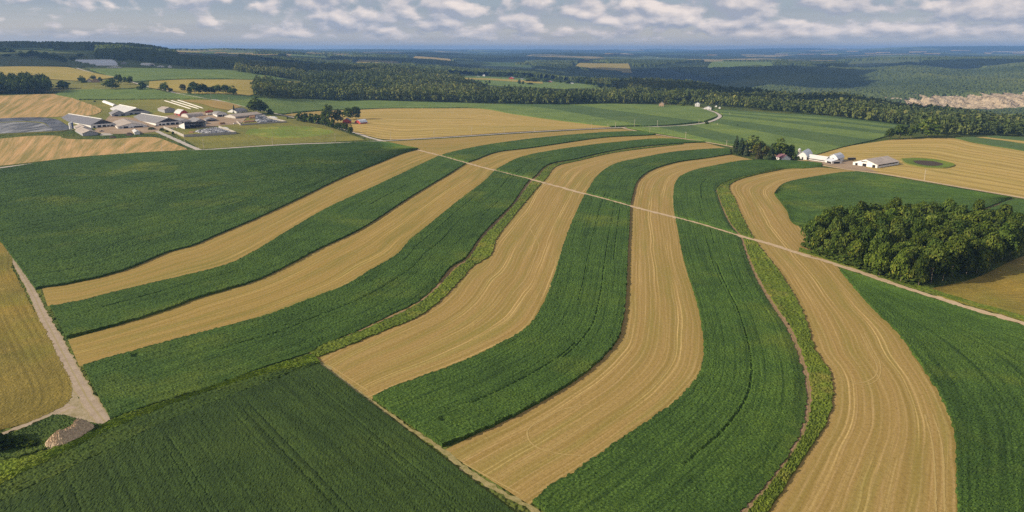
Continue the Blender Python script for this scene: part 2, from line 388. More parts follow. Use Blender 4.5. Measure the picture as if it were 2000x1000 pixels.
def vnoise(X, Y, s, seed=0):
    """cheap smooth noise in 0..1"""
    r = np.random.RandomState(seed); z = 0
    for k in range(5):
        a = r.uniform(0, 6.28); f = s * r.uniform(.6, 1.9)
        z = z + np.sin(f * (X * math.cos(a) + Y * math.sin(a)) + r.uniform(0, 6.28) + 1.5 * np.sin(f * .7 * (Y * math.cos(a) - X * math.sin(a)) + r.uniform(0, 6.28)))
    return np.clip(.5 + z / 7, 0, 1)

LANE = crv([(738,274),(800,289),(870,307),(935,325),(1035,350),(1120,373),(1200,394),(1228,402),(1310,423),(1360,436),(1437,459),(1500,476),(1560,495),(1620,513),(1700,539),(1770,563),(1830,582),(1900,604),(2010,635),(2120,668)])

def patch(name, A, B, mat, label, cat, kind='structure', lift=.05, h=0.0, jit=.27, cell=None, cuts=(), tram=(), group=None, edge=.5, bald=(), swap=False, vtram=(), taper=None):
    """sheet of land between two curves; h > 0 raises it as a standing crop with its own sides.
    tram: (u, v0, v1) tractor lines, cuts: (curve, radius) lanes through the crop"""
    A = A if isinstance(A, np.ndarray) else crv(A); B = B if isinstance(B, np.ndarray) else crv(B)
    f = np.linspace(0, 1, 400); mid = (resamp(A, f) + resamp(B, f)) / 2
    ymin = np.minimum(resamp(A, f)[:, 1], resamp(B, f)[:, 1])
    W = np.linalg.norm(resamp(A, f) - resamp(B, f), axis=1)
    k = .0025 if h > 0 else .012
    cs = np.clip(ymin * k, .52 if h > 0 else 3.0, 6 if h > 0 else 14) * (cell or 1)
    ds = np.maximum(np.maximum(np.gradient(arclen(resamp(A, f))), np.gradient(arclen(resamp(B, f)))), 1e-4)
    cum = np.concatenate([[0], np.cumsum((ds / cs)[:-1])]); nv = max(4, int(cum[-1]))
    fr = np.interp(np.linspace(0, cum[-1], nv + 1), cum, f)
    nu = int(np.clip((W / cs).max() if h > 0 else W.mean() / cs.mean(), 2, 520 if h > 0 else 60))
    a, b = resamp(A, fr), resamp(B, fr); u = np.linspace(0, 1, nu + 1)
    P = a[:, None, :] * (1 - u)[None, :, None] + b[:, None, :] * u[None, :, None]
    X, Y = P[..., 0].copy(), P[..., 1].copy()
    Lm = arclen(mid)[-1]
    UV = np.stack([np.broadcast_to(u[None, :], X.shape) * max(W.mean(), 1), np.broadcast_to(fr[:, None], X.shape) * Lm], -1)
    if swap: UV = UV[..., ::-1]
    if h > 0:
        cc = np.interp(fr, f, cs)[:, None]
        wl = np.interp(fr, f, W)[:, None] / nu
        js = np.minimum(cc, wl) * .3
        X += R.uniform(-1, 1, X.shape) * js; Y += R.uniform(-1, 1, Y.shape) * js
        dU = (b - a)[:, None, :]; dU = dU / (np.linalg.norm(dU, axis=2, keepdims=True) + 1e-6)
        s_ = fr * Lm
        for c_, sg in ((0, 1), (-1, -1)):       # ragged long edges
            w_ = (vnoise(s_, s_ * 0, .45, 31 + c_) - .5) * .7 + (vnoise(s_, s_ * 0, 1.9, 41 + c_) - .5) * .9
            w_ = np.clip(w_, -1.4, 1.4) * np.clip(np.interp(fr, f, W) / 6, 0, 1)
            for q_ in (0, 1):
                ci = c_ + q_ if c_ == 0 else c_ - q_
                X[:, ci] += dU[:, 0, 0] * w_ * (1 - .5 * q_); Y[:, ci] += dU[:, 0, 1] * w_ * (1 - .5 * q_)
        hh = h * (1 - jit + jit * R.rand(*X.shape)) * (.93 + .14 * vnoise(X, Y, .05, 3))
        UU = np.broadcast_to(u[None, :], X.shape); VV = np.broadcast_to(fr[:, None], X.shape)
        for tu, v0, v1 in tram:
            m = (R.rand(*UU.shape) < .85) & (np.abs(UU - tu) <= .55 / nu) & (VV > v0) & (VV < v1); hh = np.where(m, hh * .55, hh)
        for vc, u0, u1 in vtram:
            m = (np.abs(VV - vc) <= .55 / nv) & (UU > u0) & (UU < u1) & (R.rand(*UU.shape) < .8); hh = np.where(m, hh * .72, hh)
        if taper:
            tw, tv0, tv1 = taper; k_ = np.clip(.3 + .7 * (1 - UU) * np.interp(fr, f, W)[:, None] / tw, 0, 1)
            hh = hh * np.where((VV >= tv0) & (VV <= tv1), k_, 1)
        for C, r in cuts:
            d = dist_to(C, X, Y); hh = hh * np.clip((d - r) / .8, 0, 1)
        for bx, by, br in bald:
            d = np.hypot(X - bx, Y - by); hh = hh * np.clip(.15 + (d / br) ** 2, 0, 1)
        Z = H(X, Y) + lift + hh
    else: Z = H(X, Y) + lift
    if h == 0 and mid[:, 1].max() > 850: Z = Z + np.clip((Y - 850) / 250, 0, 1) * .5
    if h > 0 and mid[:, 1].max() > 850: Z = Z + np.clip((Y - 850) / 250, 0, 1) * .5
    n1 = nu + 1
    V = np.stack([X, Y, Z], -1).reshape(-1, 3); uv = UV.reshape(-1, 2)
    i = (np.arange(nv)[:, None] * n1 + np.arange(nu)[None, :]).ravel()
    Q = np.stack([i, i + 1, i + n1 + 1, i + n1], 1)
    if h > 0:
        ring = np.concatenate([np.arange(0, nu), np.arange(nv) * n1 + nu, nv * n1 + np.arange(nu, 0, -1), np.arange(nv, 0, -1) * n1])
        low = V[ring].copy(); low[:, 2] = H(low[:, 0], low[:, 1]) - .2
        base = len(V); V = np.vstack([V, low]); uv = np.vstack([uv, uv[ring]])
        m = len(ring); j = np.arange(m); j2 = (j + 1) % m
        Q = np.vstack([Q, np.stack([ring[j], base + j, base + j2, ring[j2]], 1)])
    o = link(name, qmesh(name, V, Q, mat, uv=uv, smooth=False))
    return tag(o, label, cat, group, kind)

def ribbon(name, C, w, mat, label, cat, lift=.12, step=None, kind='structure', wob=.12):
    C = C if isinstance(C, np.ndarray) else crv(C)
    L = arclen(C)[-1]; n = int(max(8, L / (step or 4))); f = np.linspace(0, 1, n + 1); P = resamp(C, f)
    T = np.gradient(P, axis=0); T /= np.linalg.norm(T, axis=1)[:, None] + 1e-9; N = np.stack([T[:, 1], -T[:, 0]], 1)
    ww = w if np.ndim(w) == 0 else np.interp(f, np.linspace(0, 1, len(w)), w)
    us = np.array([-1, -.5, 0, .5, 1.]); V = []; uv = []
    for k in us:
        q = P + N * (ww * .5 * k * (1 + wob * R.randn(n + 1) * (abs(k) == 1)))[:, None]
        z = H(q[:, 0], q[:, 1]) + lift + np.clip((q[:, 1] - 850) / 250, 0, 1) * .6
        V.append(np.column_stack([q, z])); uv.append(np.column_stack([np.full(n + 1, k), f * L]))
    V = np.stack(V, 1).reshape(-1, 3); uv = np.stack(uv, 1).reshape(-1, 2)
    i = (np.arange(n)[:, None] * 5 + np.arange(4)[None, :]).ravel()
    o = link(name, qmesh(name, V, np.stack([i, i + 1, i + 6, i + 5], 1), mat, uv=uv))
    return tag(o, label, cat, None, kind)
# ------------------------------------------------------------------ the contour strips
A_bot = [(70,566),(82,563),(130,556),(200,541),(250,526),(330,493),(375,481),(420,462),(500,428),(590,386),(660,352),(700,335),(740,319),(787,300),(817,292)]
A_top = [(-90,347),(0,332),(130,311),(200,305),(300,298),(390,295),(520,287.5),(640,282),(720,278),(748,278),(790,286),(816,291)]
S2_up = [(99,601),(150,593),(200,580),(300,556),(400,532),(450,517),(500,492),(560,455),(640,408),(700,380),(775,345),(860,305),(872,301),(925,289),(1000,277),(1100,266),(1200,259),(1250,258),(1279,263.5)]
S2_lo = [(131,661),(240,633),(344,600),(375,587),(500,549),(560,521),(620,489),(700,451),(800,387),(875,342),(916,317),(926,314),(975,297),(1025,291),(1075,284),(1187,269),(1260,265.5),(1281,264.3)]
S4_up = [(163,718),(280,684),(400,652),(520,620),(600,589),(675,560),(725,530),(775,500),(800,472),(837,442),(885,402),(950,352),(967,334),(975,329),(1025,306),(1100,292),(1200,279.5),(1300,272),(1375,278)]
S4_lo = [(216,819),(280,796),(360,772),(440,746),(520,716),(600,690),(640,670),(700,646),(750,622),(812,592),(850,560),(882,522),(907,507),(932,472),(950,450),(975,425),(1000,400),(1030,357),(1045,345),(1075,321),(1125,311),(1200,294.5),(1275,285),(1354,279.5),(1378,279)]
G1_lo = [(622,698),(700,668),(750,647),(812,622),(850,596),(900,547),(925,520),(957,500),(970,467),(1000,427),(1022,400),(1060,356),(1067,349),(1090,324),(1130,314.5),(1200,298.5),(1275,288.5),(1335,282)]
S6_up = [(728,779),(800,748),(880,720),(960,684),(1028,644),(1056,606),(1083,540),(1100,482),(1125,417),(1145,377),(1150,370),(1165,347),(1200,322),(1250,310),(1325,297),(1400,291.5),(1424,291)]
S6_lo = [(864,874),(940,844),(1000,816),(1080,772),(1140,732),(1188,688),(1208,660),(1220,600),(1224,540),(1226,487),(1229,440),(1231,402),(1236,380),(1247,352),(1275,332),(1325,317),(1375,310),(1427,302)]
S7_up = [(1040,984),(1080,952),(1160,900),(1240,844),(1300,804),(1332,776),(1364,736),(1374,700),(1374,660),(1362,595),(1337,514),(1322,440),(1317,415),(1315,385),(1320,357),(1330,345),(1362,332),(1400,324),(1450,315.5),(1480,314),(1525,314.5),(1575,317),(1605,320)]
S7_lo = [(1290,1150),(1380,1068),(1448,1000),(1492,952),(1532,900),(1564,840),(1574,792),(1572,745),(1556,690),(1536,642),(1510,603),(1475,543),(1454,490),(1445,464),(1425,438),(1412,412),(1402,385),(1399,370),(1407,360),(1425,352),(1475,339),(1525,329.5),(1575,329),(1604,325.5)]
G2_lo = [(1440,1070),(1500,1000),(1540,940),(1580,880),(1616,820),(1626,760),(1616,720),(1592,685),(1578,640),(1559,592),(1520,529),(1490,492),(1472,466),(1450,425),(1435,390),(1424,365),(1435,355),(1475,342.5),(1530,331)]
T6_rt = [(1868,1080),(1870,1000),(1868,920),(1866,856),(1856,816),(1832,764),(1792,704),(1752,648),(1700,598),(1662,554),(1638,524),(1595,482),(1560,442),(1525,396),(1513,378),(1534,359),(1602,344),(1672,335.5)]
ROAD1 = crv([(-120,346),(0,328),(100,316),(200,307),(290,300.5),(394,293),(500,286),(600,281),(700,278),(755,275),(875,268.5),(1000,260.5),(1100,255),(1212,250),(1270,248.5),(1325,246.5),(1375,241),(1398,234),(1406,227.5),(1397,220.5),(1377,214),(1352,208.5)])
ROAD2 = crv([(745,275),(722,269.5),(700,262),(650,248),(580,232),(533,221.5),(479,209),(410,194),(352,184),(316,175.5),(286,169),(255,160),(223,151),(191,145),(158,136),(136,129)])
ROAD3 = crv([(1214,250),(1237,255.5),(1275,262),(1325,270),(1375,277.5),(1425,286),(1490,300),(1564,314),(1616,325),(1676,334),(1710,338),(1795,352),(1850,361.5),(1920,373.5),(2010,389),(2100,405)])

def stuff(*a, **k): return patch(*a, kind='stuff', **k)
CUT = [(LANE, 2.5)]
stuff('corn_field', A_bot, A_top, M['corn'], 'broad dark green corn field between the paved road and the uppermost tan strip', 'crop field', h=1.35, cell=1.05,
      tram=[(.05,.45,.7),(.075,.45,.75),(.13,.3,.9),(.145,.3,.92),(.35,.1,.6),(.55,.2,.8)])
stuff('corn_strip', S2_up, S2_lo, M['corn'], 'slim green corn strip just below the uppermost tan strip, crossing the dirt lane', 'crop strip', h=1.35, cuts=CUT, tram=[(.4,.02,.1),(.55,.3,.4)])
stuff('corn_strip', S4_up, S4_lo, M['corn'], 'green corn strip with a weedy grass margin and ditch on its right side', 'crop strip', h=1.35, cuts=CUT,
      tram=[(.45,.05,.3),(.5,.46,.62),(.5,.66,.7),(.72,.36,.42),(.2,.2,.4),(.8,.75,.95)], bald=[(*g1(268,699)[:2],2.2)], taper=(4, 0, .2))
stuff('corn_strip', S6_up, S6_lo, M['corn'], 'green corn strip in the middle with two long tractor lines', 'crop strip', h=1.35, cuts=CUT,
      tram=[(.42,.18,.55),(.68,.1,.55),(.64,.03,.12),(.8,.3,.5),(.55,.74,.86)], bald=[(*g1(868,823)[:2],1.8)])
stuff('corn_strip', S7_up, S7_lo, M['corn'], 'wide green corn strip curving down beside the bare soil path', 'crop strip', h=1.35, cuts=CUT,
      tram=[(.5,.06,.36),(.45,.3,.45),(.55,.42,.6),(.72,.3,.4),(.62,.62,.75)], taper=(5, 0, 1))
patch('stubble_strip', A_bot[1:] + [(880,272)], [(93,598)] + S2_up[1:11] + [(900,291)], M['tan'], 'uppermost tan stubble strip below the broad corn field', 'stubble strip', lift=.05)
patch('stubble_field', [(752,277),(875,270.5),(1000,262.5),(1100,257),(1212,252),(1240,257),(1279,263)], [(800,291),(872,303),(925,290),(1000,278),(1100,267),(1200,260),(1250,259),(1277,264)], M['tan'], 'tan stubble wedge between the paved road and the dirt lane', 'stubble strip', lift=.06)
patch('stubble_strip', [(133,664)] + S2_lo[1:], [(155,716)] + S4_up[1:], M['tan'], 'tan stubble strip between the slim corn strip and the ditched corn strip', 'stubble strip', lift=.05)
patch('stubble_strip', [(612,694),(640,676)] + S4_lo[7:], [(722,782)] + S6_up[1:], M['tan2'], 'tan stubble strip left of the middle corn strip, squared off at its lower end', 'stubble strip', lift=.05)
patch('stubble_strip', [(866,880)] + S6_lo[1:], [(1034,986)] + S7_up[1:20], M['tan2'], 'long tan stubble strip right of the middle corn strip', 'stubble strip', lift=.05)
patch('stubble_strip', G2_lo + [(1600,327),(1668,333)], T6_rt, M['tan2'], 'widest tan stubble strip along the right, running past the grove', 'stubble strip', lift=.05)
stuff('weedy_margin', crv([(606,690),(640,672),(700,650),(750,628),(812,598),(853,565),(888,528),(914,508),(938,473),(955,452),(980,428),(1005,400),(1036,358),(1050,346),(1077,322.5),(1125,312.5),(1200,296),(1275,286.5),(1335,281)]), G1_lo, M['weeds'], 'strip of yellow green weeds between corn and stubble left of centre', 'grass strip', h=.8, jit=.7, lift=.06, cuts=CUT)
G2_up = [(1395,1068),(1460,1000),(1502,952),(1540,900),(1572,846),(1584,792),(1582,745),(1566,690),(1545,640),(1517,600),(1481,541),(1459,489),(1449,463),(1428,437),(1415,411),(1404,385),(1401,370),(1409,360.5),(1427,352.5),(1477,339.5),(1530,330)]
stuff('weedy_margin', G2_up, G2_lo, M['weeds'], 'long strip of tall green weeds between the soil path and the widest stubble strip', 'grass strip', h=.85, jit=.7, lift=.06, cuts=CUT)
ribbon('soil_path', [(1388,1068),(1454,1000),(1497,952),(1537,900),(1569,843),(1580,792),(1577,745),(1561,690),(1540,640),(1513,601),(1478,542),(1456.5,489),(1447,463),(1426.5,437),(1413.5,411),(1403,385),(1400,370)], [3.2,3.2,3.6,3.6,3.4,3,3,3,1.6], M['bare'], 'bare reddish soil path beside the widest corn strip', 'path', step=2, wob=.3)
ribbon('ditch', [(606,691),(645,672),(702,648),(752,625),(813,596),(852,563),(885,525),(912,508),(936,473),(953,451),(978,427),(1003,400),(1034,358),(1048,346),(1076,322)], [1.2,2.2,1.2,.8,1.4,2.2,1.4,2.2,1.6,2.2,1.0,.6], M['bare'], 'shallow bare soil ditch along the edge of a corn strip', 'ditch', step=2, wob=.4)
ribbon('dirt_lane', LANE, 4.1, M['dirt'], 'pale dirt lane cutting diagonally across the strips', 'lane', lift=.16, step=3, wob=.28)
D_top = [(624,713),(560,735),(500,757),(400,795),(300,838),(200,888),(100,936),(0,984),(-140,1050)]
D_mid = [(620,709),(560,722),(500,738),(400,769),(300,806),(200,850),(100,900),(0,950),(-140,1020)]
dv = (g1(1010,1012) - g1(612,706))[:2] * 1.25
dt = crv(D_top)
def fracof(C, x, y):
    p = g1(x, y)[:2]; s = arclen(C); return s[np.argmin(((C - p) ** 2).sum(1))] / s[-1]
stuff('bean_field', dt, dt + dv, M['soy'], 'dark green bean field filling the near left corner', 'crop field', h=.8, lift=.05, cell=.92, swap=True,
      vtram=[(fracof(dt, x, y) + k, .06 + k, .95) for x, y in ((585, 727), (470, 768), (318, 830), (130, 922)) for k in (0, .022)])
stuff('grass_verge', [(-100,930),(0,905),(90,884),(185,846),(218,823),(360,776),(520,721),(612,694)], [(-140,1022),(0,951),(100,901),(200,851),(300,807),(400,770),(500,739),(626,711)], M['verge'], 'bright green verge between the corn strip and the dark bean field', 'grass strip', h=.95, jit=.5, lift=.07)
stuff('bean_margin', D_mid[::-1], D_top[::-1], M['soy2'], 'mid green margin shading from the bright verge into the bean field', 'crop strip', h=.9, jit=.45, lift=.06)
EDGE = crv([(608,702),(640,720),(672,746),(724,782),(790,830),(862,878),(912,919),(960,951),(1030,988),(1075,1022)])
ribbon('field_edge', EDGE, [2.2,2,1.5,1.1,1.2,1.5,1.8,2,1.8], M['dry'], 'pale ragged edge between the bean field and the strips', 'field edge', lift=.07, step=1.5, wob=.35)
patch('corn_field', crv([(1640,528),(1700,547),(1770,571),(1830,590),(1900,612),(2000,641),(2250,720),(2450,900),(2300,1250)]), crv([(1642,531),(1700,599),(1752,649),(1792,705),(1832,765),(1856,817),(1866,857),(1868,920),(1870,1000),(1868,1080),(1860,1250)]), M['corn'], 'corn field filling the lower right corner below the dirt lane', 'crop field', kind='stuff', h=1.35, cell=1.0)
stuff('corn_field', [(1512,379),(1534,359),(1602,345),(1672,337),(1740,348),(1800,358),(1900,376),(1976,388)], [(1516,384),(1535,408),(1562,442),(1640,441),(1720,431),(1800,426),(1889,417),(1975,389)], M['corn'], 'round ended corn field behind the square grove', 'crop field', h=1.35)
stuff('corn_field', [(1903,422),(1942,406),(1988,391.5),(2060,398)], [(1950,478),(2010,470),(2080,455),(2150,440)], M['corn'], 'corn field at the right edge beyond the narrow soil cut', 'crop field', h=1.3)
ribbon('soil_path', [(1884,419),(1935,402),(1980,389.5)], 5, M['bare'], 'short soil cut between two corn fields behind the grove', 'path')
patch('hay_field', crv([(1808,566),(1900,545),(2000,500),(2120,470)]), crv([(1835,580),(1900,598),(2000,627),(2120,664)]), M['hay'], 'olive mown hay field right of the grove', 'hay field', kind='stuff', h=.12, jit=.8)
stuff('grass_verge', [(1560,491),(1620,509),(1700,535),(1770,559),(1830,577),(1900,597),(2010,629)], [(1562,484),(1622,502),(1702,527),(1775,550),(1838,571),(1905,591),(2014,622)], M['weeds'], 'weedy verge of the dirt lane in front of the grove', 'grass strip', h=.5, jit=.7)
# the near left corner
stuff('hay_field', [(-330,455),(0,474),(25,527),(44,562),(66,604),(90,648),(112,692),(134,732),(142,762),(128,790),(60,824),(0,840),(-120,870)], [(-700,560),(-420,560),(-400,600),(-380,640),(-360,680),(-340,720),(-320,760),(-300,790),(-280,820),(-260,840),(-240,860),(-240,880),(-240,900)], M['hay'], 'yellow green hay field left of the gravel track', 'hay field', h=.14, jit=.8)
TRK = crv([(-60,352),(-30,400),(0,452),(15,484),(37,524),(55,556),(70,586),(82,612),(104,654),(132,708),(156,752),(178,790),(206,826)])
ribbon('gravel_track', TRK, [2.8,2.8,2.8,2.8,3,3.4,5,5], M['track'], 'pale gravel track along the left ends of the strips', 'track', step=2, wob=.12, lift=.1)
patch('track_apron', crv([(140,742),(150,772),(178,812),(205,829)]), crv([(132,786),(104,806),(118,812),(160,822)]), M['apron'], 'gravel apron where the track widens', 'track', lift=.08)
ribbon('gravel_track', [(140,792),(100,808),(50,830),(0,850),(-90,880)], [6,3,2,2,2], M['track'], 'narrow worn track branching left from the gravel apron', 'track', step=1.5, wob=.4, lift=.09)
stuff('rough_grass', [(-120,878),(0,856),(60,832),(110,812),(165,824),(206,832)], [(-120,935),(0,904),(60,888),(92,878),(130,866),(190,844)], M['soy2'], 'rough grass bank around the gravel heap', 'grass', h=.6, jit=.7)

for i, (px, w) in enumerate([([(1062,428),(1040,432),(1036,446),(1044,462),(1052,478),(1046,500),(1030,540),(1000,575)],.45),([(1150,790),(1100,800),(1062,818),(1030,842),(1045,872),(1100,888),(1140,890)],.45),([(1660,745),(1680,748),(1700,742),(1712,730),(1712,712),(1700,690),(1680,650)],.45),([(1652,742),(1684,753),(1708,746),(1719,731),(1718,708),(1706,686),(1688,650)],.4),([(1345,760),(1322,790),(1270,830),(1190,884),(1110,930),(1050,962)],.45),([(905,905),(960,935),(1015,965)],.5),([(640,712),(690,745),(720,765)],.5),([(1845,1000),(1843,930),(1838,862),(1822,810)],.5),([(1828,1000),(1826,930),(1820,862),(1806,810)],.5)]):
    ribbon('wheel_track', px, w, M['chaff'], ['merging pale wheel track high on the squared stubble strip','curled pale turning track low on the long stubble strip','inner pale turning loop on the widest stubble strip','outer pale turning loop on the widest stubble strip','pale wheel track along the lower right of the long stubble strip','pale headland track at the bottom end of the long stubble strip','pale headland track at the bottom end of the squared stubble strip','outer of two straight wheel tracks at the lower right','inner of two straight wheel tracks at the lower right'][i], 'wheel track', lift=.09, step=1.5, wob=.2)
# ------------------------------------------------------------------ roads
ribbon('road', ROAD1, 6.0, M['asphalt'], 'pale paved country road running the width of the farmland', 'road', lift=.2, step=6, wob=.03)
ribbon('road', ROAD2, 5.6, M['asphalt'], 'pale road climbing past the dairy farm to the left horizon', 'road', lift=.2, step=6, wob=.03)
ribbon('road', ROAD3, 4.6, M['dirt'], 'narrow pale road running down to the white barns', 'road', lift=.21, step=6, wob=.06)
ribbon('farm_driveway', [(392,294),(372,286),(345,274),(318,262),(300,254),(288,250)], 6.5, M['asphalt'], 'driveway climbing from the road into the dairy farm', 'driveway', lift=.22)

# ------------------------------------------------------------------ fields beyond the road
patch('straw_field', [(-160,282),(0,271),(70,265.5),(112,265.5),(128,271),(200,272.5),(296,268),(330,277),(362,289)], [(-160,342),(0,324),(60,317.5),(100,313),(160,308.5),(220,303),(280,299),(325,296),(366,292)], M['straw'], 'straw coloured stubble field in front of the dairy farm', 'stubble field', lift=.15, swap=True)
patch('straw_field', [(-150,192),(0,188),(60,185.5),(108,184.5),(120,185),(150,196),(185,208),(199,215)], [(-150,240),(0,233),(60,230.5),(100,230),(120,229),(150,229),(180,226),(197,220)], M['straw'], 'patchy straw field with green rows behind the slurry lagoon', 'stubble field', lift=.5, swap=True)
stuff('lawn', [(330,257),(350,266),(392,291)], [(590,233),(648,250),(715,274)], M['lawn'], 'olive meadow with a brighter green patch by the road junction', 'meadow', h=.12, jit=.6, lift=.12)
stuff('lush_patch', [(478,262),(540,270),(600,268),(655,260)], [(485,254),(545,247),(600,248),(650,256)], M['lush'], 'bright green lush patch in the olive meadow', 'grass', h=.14, jit=.8, lift=.14)
patch('farm_meadow', [(-60,258),(130,254),(200,262),(300,262),(350,262),(470,246),(560,238)], [(110,192),(155,196),(230,195.5),(300,195),(400,194.5),(470,207),(560,229)], M['lawn'], 'mown green grounds around the dairy farm', 'meadow', lift=.1, kind='stuff')
patch('farm_yard', [(180,259),(240,262),(296,259),(330,250),(400,250),(430,246),(470,243)], [(215,226),(232,229),(290,232),(340,225),(400,219),(440,224),(490,222)], M['yard'], 'bare gravel yard among the dairy barns', 'yard', lift=.3)
stuff('green_field', [(155,195.2),(230,195),(300,194.7),(400,194.3)], [(108,186),(133,178),(215,175),(286,173.5)], M['green_light'], 'smooth green field behind the dairy farm', 'crop field', h=1.0, lift=.4)
patch('bare_plot', [(366,196.5),(420,197.5),(455,203.5),(472,209.5)], [(350,198),(390,203),(420,212),(446,216)], M['tan2'], 'brown bare plot beside the silage bags', 'stubble field', lift=.5)
patch('yellow_field', [(290,171.5),(330,178),(352,183),(410,193),(455,197)], [(292,159.5),(365,155.8),(430,156),(520,157),(600,161)], M['yellow'], 'yellow striped field between the tree belt and the wood', 'stubble field', lift=.4)
stuff('green_field', [(410,194.5),(455,198),(498,193)], [(350,183.5),(450,186.5),(500,189)], M['green_dark'], 'small green field between the road and the tree belt', 'crop field', h=.8, lift=.5)
stuff('green_field', [(480,209.5),(535,221),(548,223.5),(600,218),(660,215.5),(750,212.5),(850,212),(932,212),(1000,223),(1090,236),(1190,248.5)], [(430,197),(498,193),(560,194.5),(625,196),(700,197.5),(750,198),(800,199.5),(860,201),(925,203),(1025,208),(1255,246)], M['green_light'], 'long pale green field in front of the big wood', 'crop field', h=1.0, lift=.3)
patch('gold_field', [(548,226),(590,221),(655,216.5),(750,213),(850,212.5),(932,212.5),(1000,223.5),(1090,236.5),(1192,248.8)], [(592,233),(650,247),(720,266),(760,273),(875,267),(1000,259),(1195,249.3)], M['gold'], 'golden field with long faint swaths beside the red farmstead', 'stubble field', lift=.3)
stuff('green_field', [(1025,208.5),(1100,220.5),(1175,233),(1257,246.8),(1300,245.8)], [(970,204),(1110,205.5),(1180,214),(1260,224.5),(1372,239)], M['green_dark'], 'darker green band beyond the paved road', 'crop field', h=.9, lift=.3)
stuff('green_field', [(1112,205.5),(1180,213.5),(1260,224),(1374,238.5)], [(1160,203),(1290,206),(1352,209),(1376,215),(1396,222),(1402,228)], M['green_light'], 'pale green field inside the bend of the road', 'crop field', h=.9, lift=.35)
# fan of bands right of the bend
LA = crv([(1222,249.5),(1290,249.5),(1345,247),(1385,242),(1408,233),(1413,226),(1402,219),(1392,214)])
LB = crv([(1425,285),(1500,300),(1560,310),(1612,296),(1690,278),(1722,271),(1752,258),(1778,246)])
bands = [(0,.10,'green_light'),(.10,.23,'green_dark'),(.23,.37,'green_light'),(.37,.52,'green_dark'),(.52,.64,'green_light'),(.64,.72,'green_dark'),(.72,.80,'green_light'),(.80,.86,'green_dark'),(.86,.93,'green_light'),(.93,1.0,'green_dark')]
names = ['lowest pale','lowest dark','second pale','second dark','third pale','third dark','fourth pale','fourth dark','uppermost pale','uppermost dark']
for (s0, s1, mm), nm in zip(bands, names):
    f = np.linspace(0, 1, 24)[:, None]
    a0, b0 = resamp(LA, [s0])[0], resamp(LB, [s0])[0]; a1, b1 = resamp(LA, [s1])[0], resamp(LB, [s1])[0]
    stuff('crop_band', a0 * (1 - f) + b0 * f, a1 * (1 - f) + b1 * f, M[mm], nm + ' green band of the fan of crops right of the road bend', 'crop strip', h=.9, lift=.3)
patch('gold_field', [(1430,286.5),(1500,301),(1560,312.5),(1640,328),(1676,333.5),(1720,338.5),(1795,351),(1850,360),(1920,372),(2030,391)], [(1560,311),(1600,296),(1700,279),(1750,272.5),(1825,270),(1862,270.5),(1900,279),(1950,287),(2000,295.5),(2060,306)], M['gold'], 'golden swathed field behind the white barns', 'stubble field', lift=.1)
stuff('crop_band', [(1866,270.5),(1930,284),(2000,295),(2080,308)], [(1900,269),(1960,276.5),(2010,284),(2090,295)], M['green_dark'], 'dark green band above the golden field at the right edge', 'crop strip', h=.9, lift=.3)
patch('gold_field', [(1901,269),(1960,276.3),(2010,283.5),(2090,294.5)], [(1925,268.5),(1975,274),(2020,279),(2095,288)], M['gold'], 'thin golden band at the right edge', 'stubble strip', lift=.5)
stuff('crop_band', [(1926,268.4),(1975,273.8),(2020,278.8),(2095,287.8)], [(1945,266.5),(2000,270),(2040,273),(2100,279)], M['green_dark'], 'thin dark green band by the trees at the right edge', 'crop strip', h=.9, lift=.3)
# hill fields at the back left
patch('yellow_field', [(-80,158),(0,155),(100,156),(160,159),(226,152)], [(-80,132),(0,131),(60,130),(120,131),(165,139)], M['yellow'], 'yellow hill field below the distant barns', 'stubble field', lift=.7)
patch('pasture', [(-60,183),(100,180),(200,176),(284,171)], [(-60,158),(100,157),(165,160),(228,153.5)], M['lawn'], 'green pasture around the brown roofed farmhouse', 'meadow', lift=.55, kind='stuff')
stuff('green_field', [(228,152),(262,160),(292,158.5),(365,155),(470,156),(560,156)], [(176,136),(250,134.5),(330,135),(400,137),(480,141)], M['green_light'], 'green hill field in front of the distant barns', 'crop field', h=.8, lift=.5)
patch('pasture', [(-100,131),(60,129.5),(125,129),(145,134)], [(-100,98),(60,98),(150,104),(300,117)], M['olive'], 'dull green hill pasture on the left slope', 'meadow', lift=.5, kind='stuff')
patch('green_field', [(-80,97.5),(0,95.5),(60,97),(105,99)], [(-80,93),(0,91),(60,92.5),(105,95)], M['green_light'], 'thin bright green field below the ridge wood', 'crop field', lift=1, kind='stuff')
patch('pasture', [(170,135.5),(250,134),(330,134.5),(440,138)], [(150,118),(230,119),(330,126),(440,134)], M['olive'], 'dull pasture around the distant barns', 'meadow', lift=.4, kind='stuff')
# far fields
stuff('green_field', [(955,166),(1050,171),(1150,176),(1215,180)], [(900,149.5),(960,151),(1060,158),(1190,170)], M['green_light'], 'green field beyond the big wood with two lone trees', 'crop field', h=.8, lift=1)
patch('yellow_field', [(905,156),(960,158),(1030,163),(1060,165)], [(905,153),(960,154.5),(1020,158),(1060,161)], M['yellow'], 'thin yellow field beyond the big wood', 'stubble field', lift=2.2)
patch('green_field', [(1085,152),(1130,153)], [(1040,147),(1125,150)], M['green_light'], 'pale field among far trees', 'crop field', lift=1.5, kind='stuff')
for i, (x0, x1, y, w, mm) in enumerate([(333,392,102.5,5,'yellow'),(360,420,105,3.5,'green_light'),(420,445,104,2.4,'straw'),(470,545,107.5,2.4,'straw'),(395,470,107.5,3.4,'green_light'),(460,520,124,4,'green_dark')]):
    patch('far_field', [(x0,y),(x1,y+.7)], [(x0+4,y-w*.6),(x1-3,y-w*.5+.7)], M[mm], ['yellow far field left of the distant hamlet','pale green far field left of the distant hamlet','straw far field in front of the hamlet','thin straw far field below the hamlet','green far field below the hamlet','dark green far field behind the big wood'][i], 'far field', lift=3)
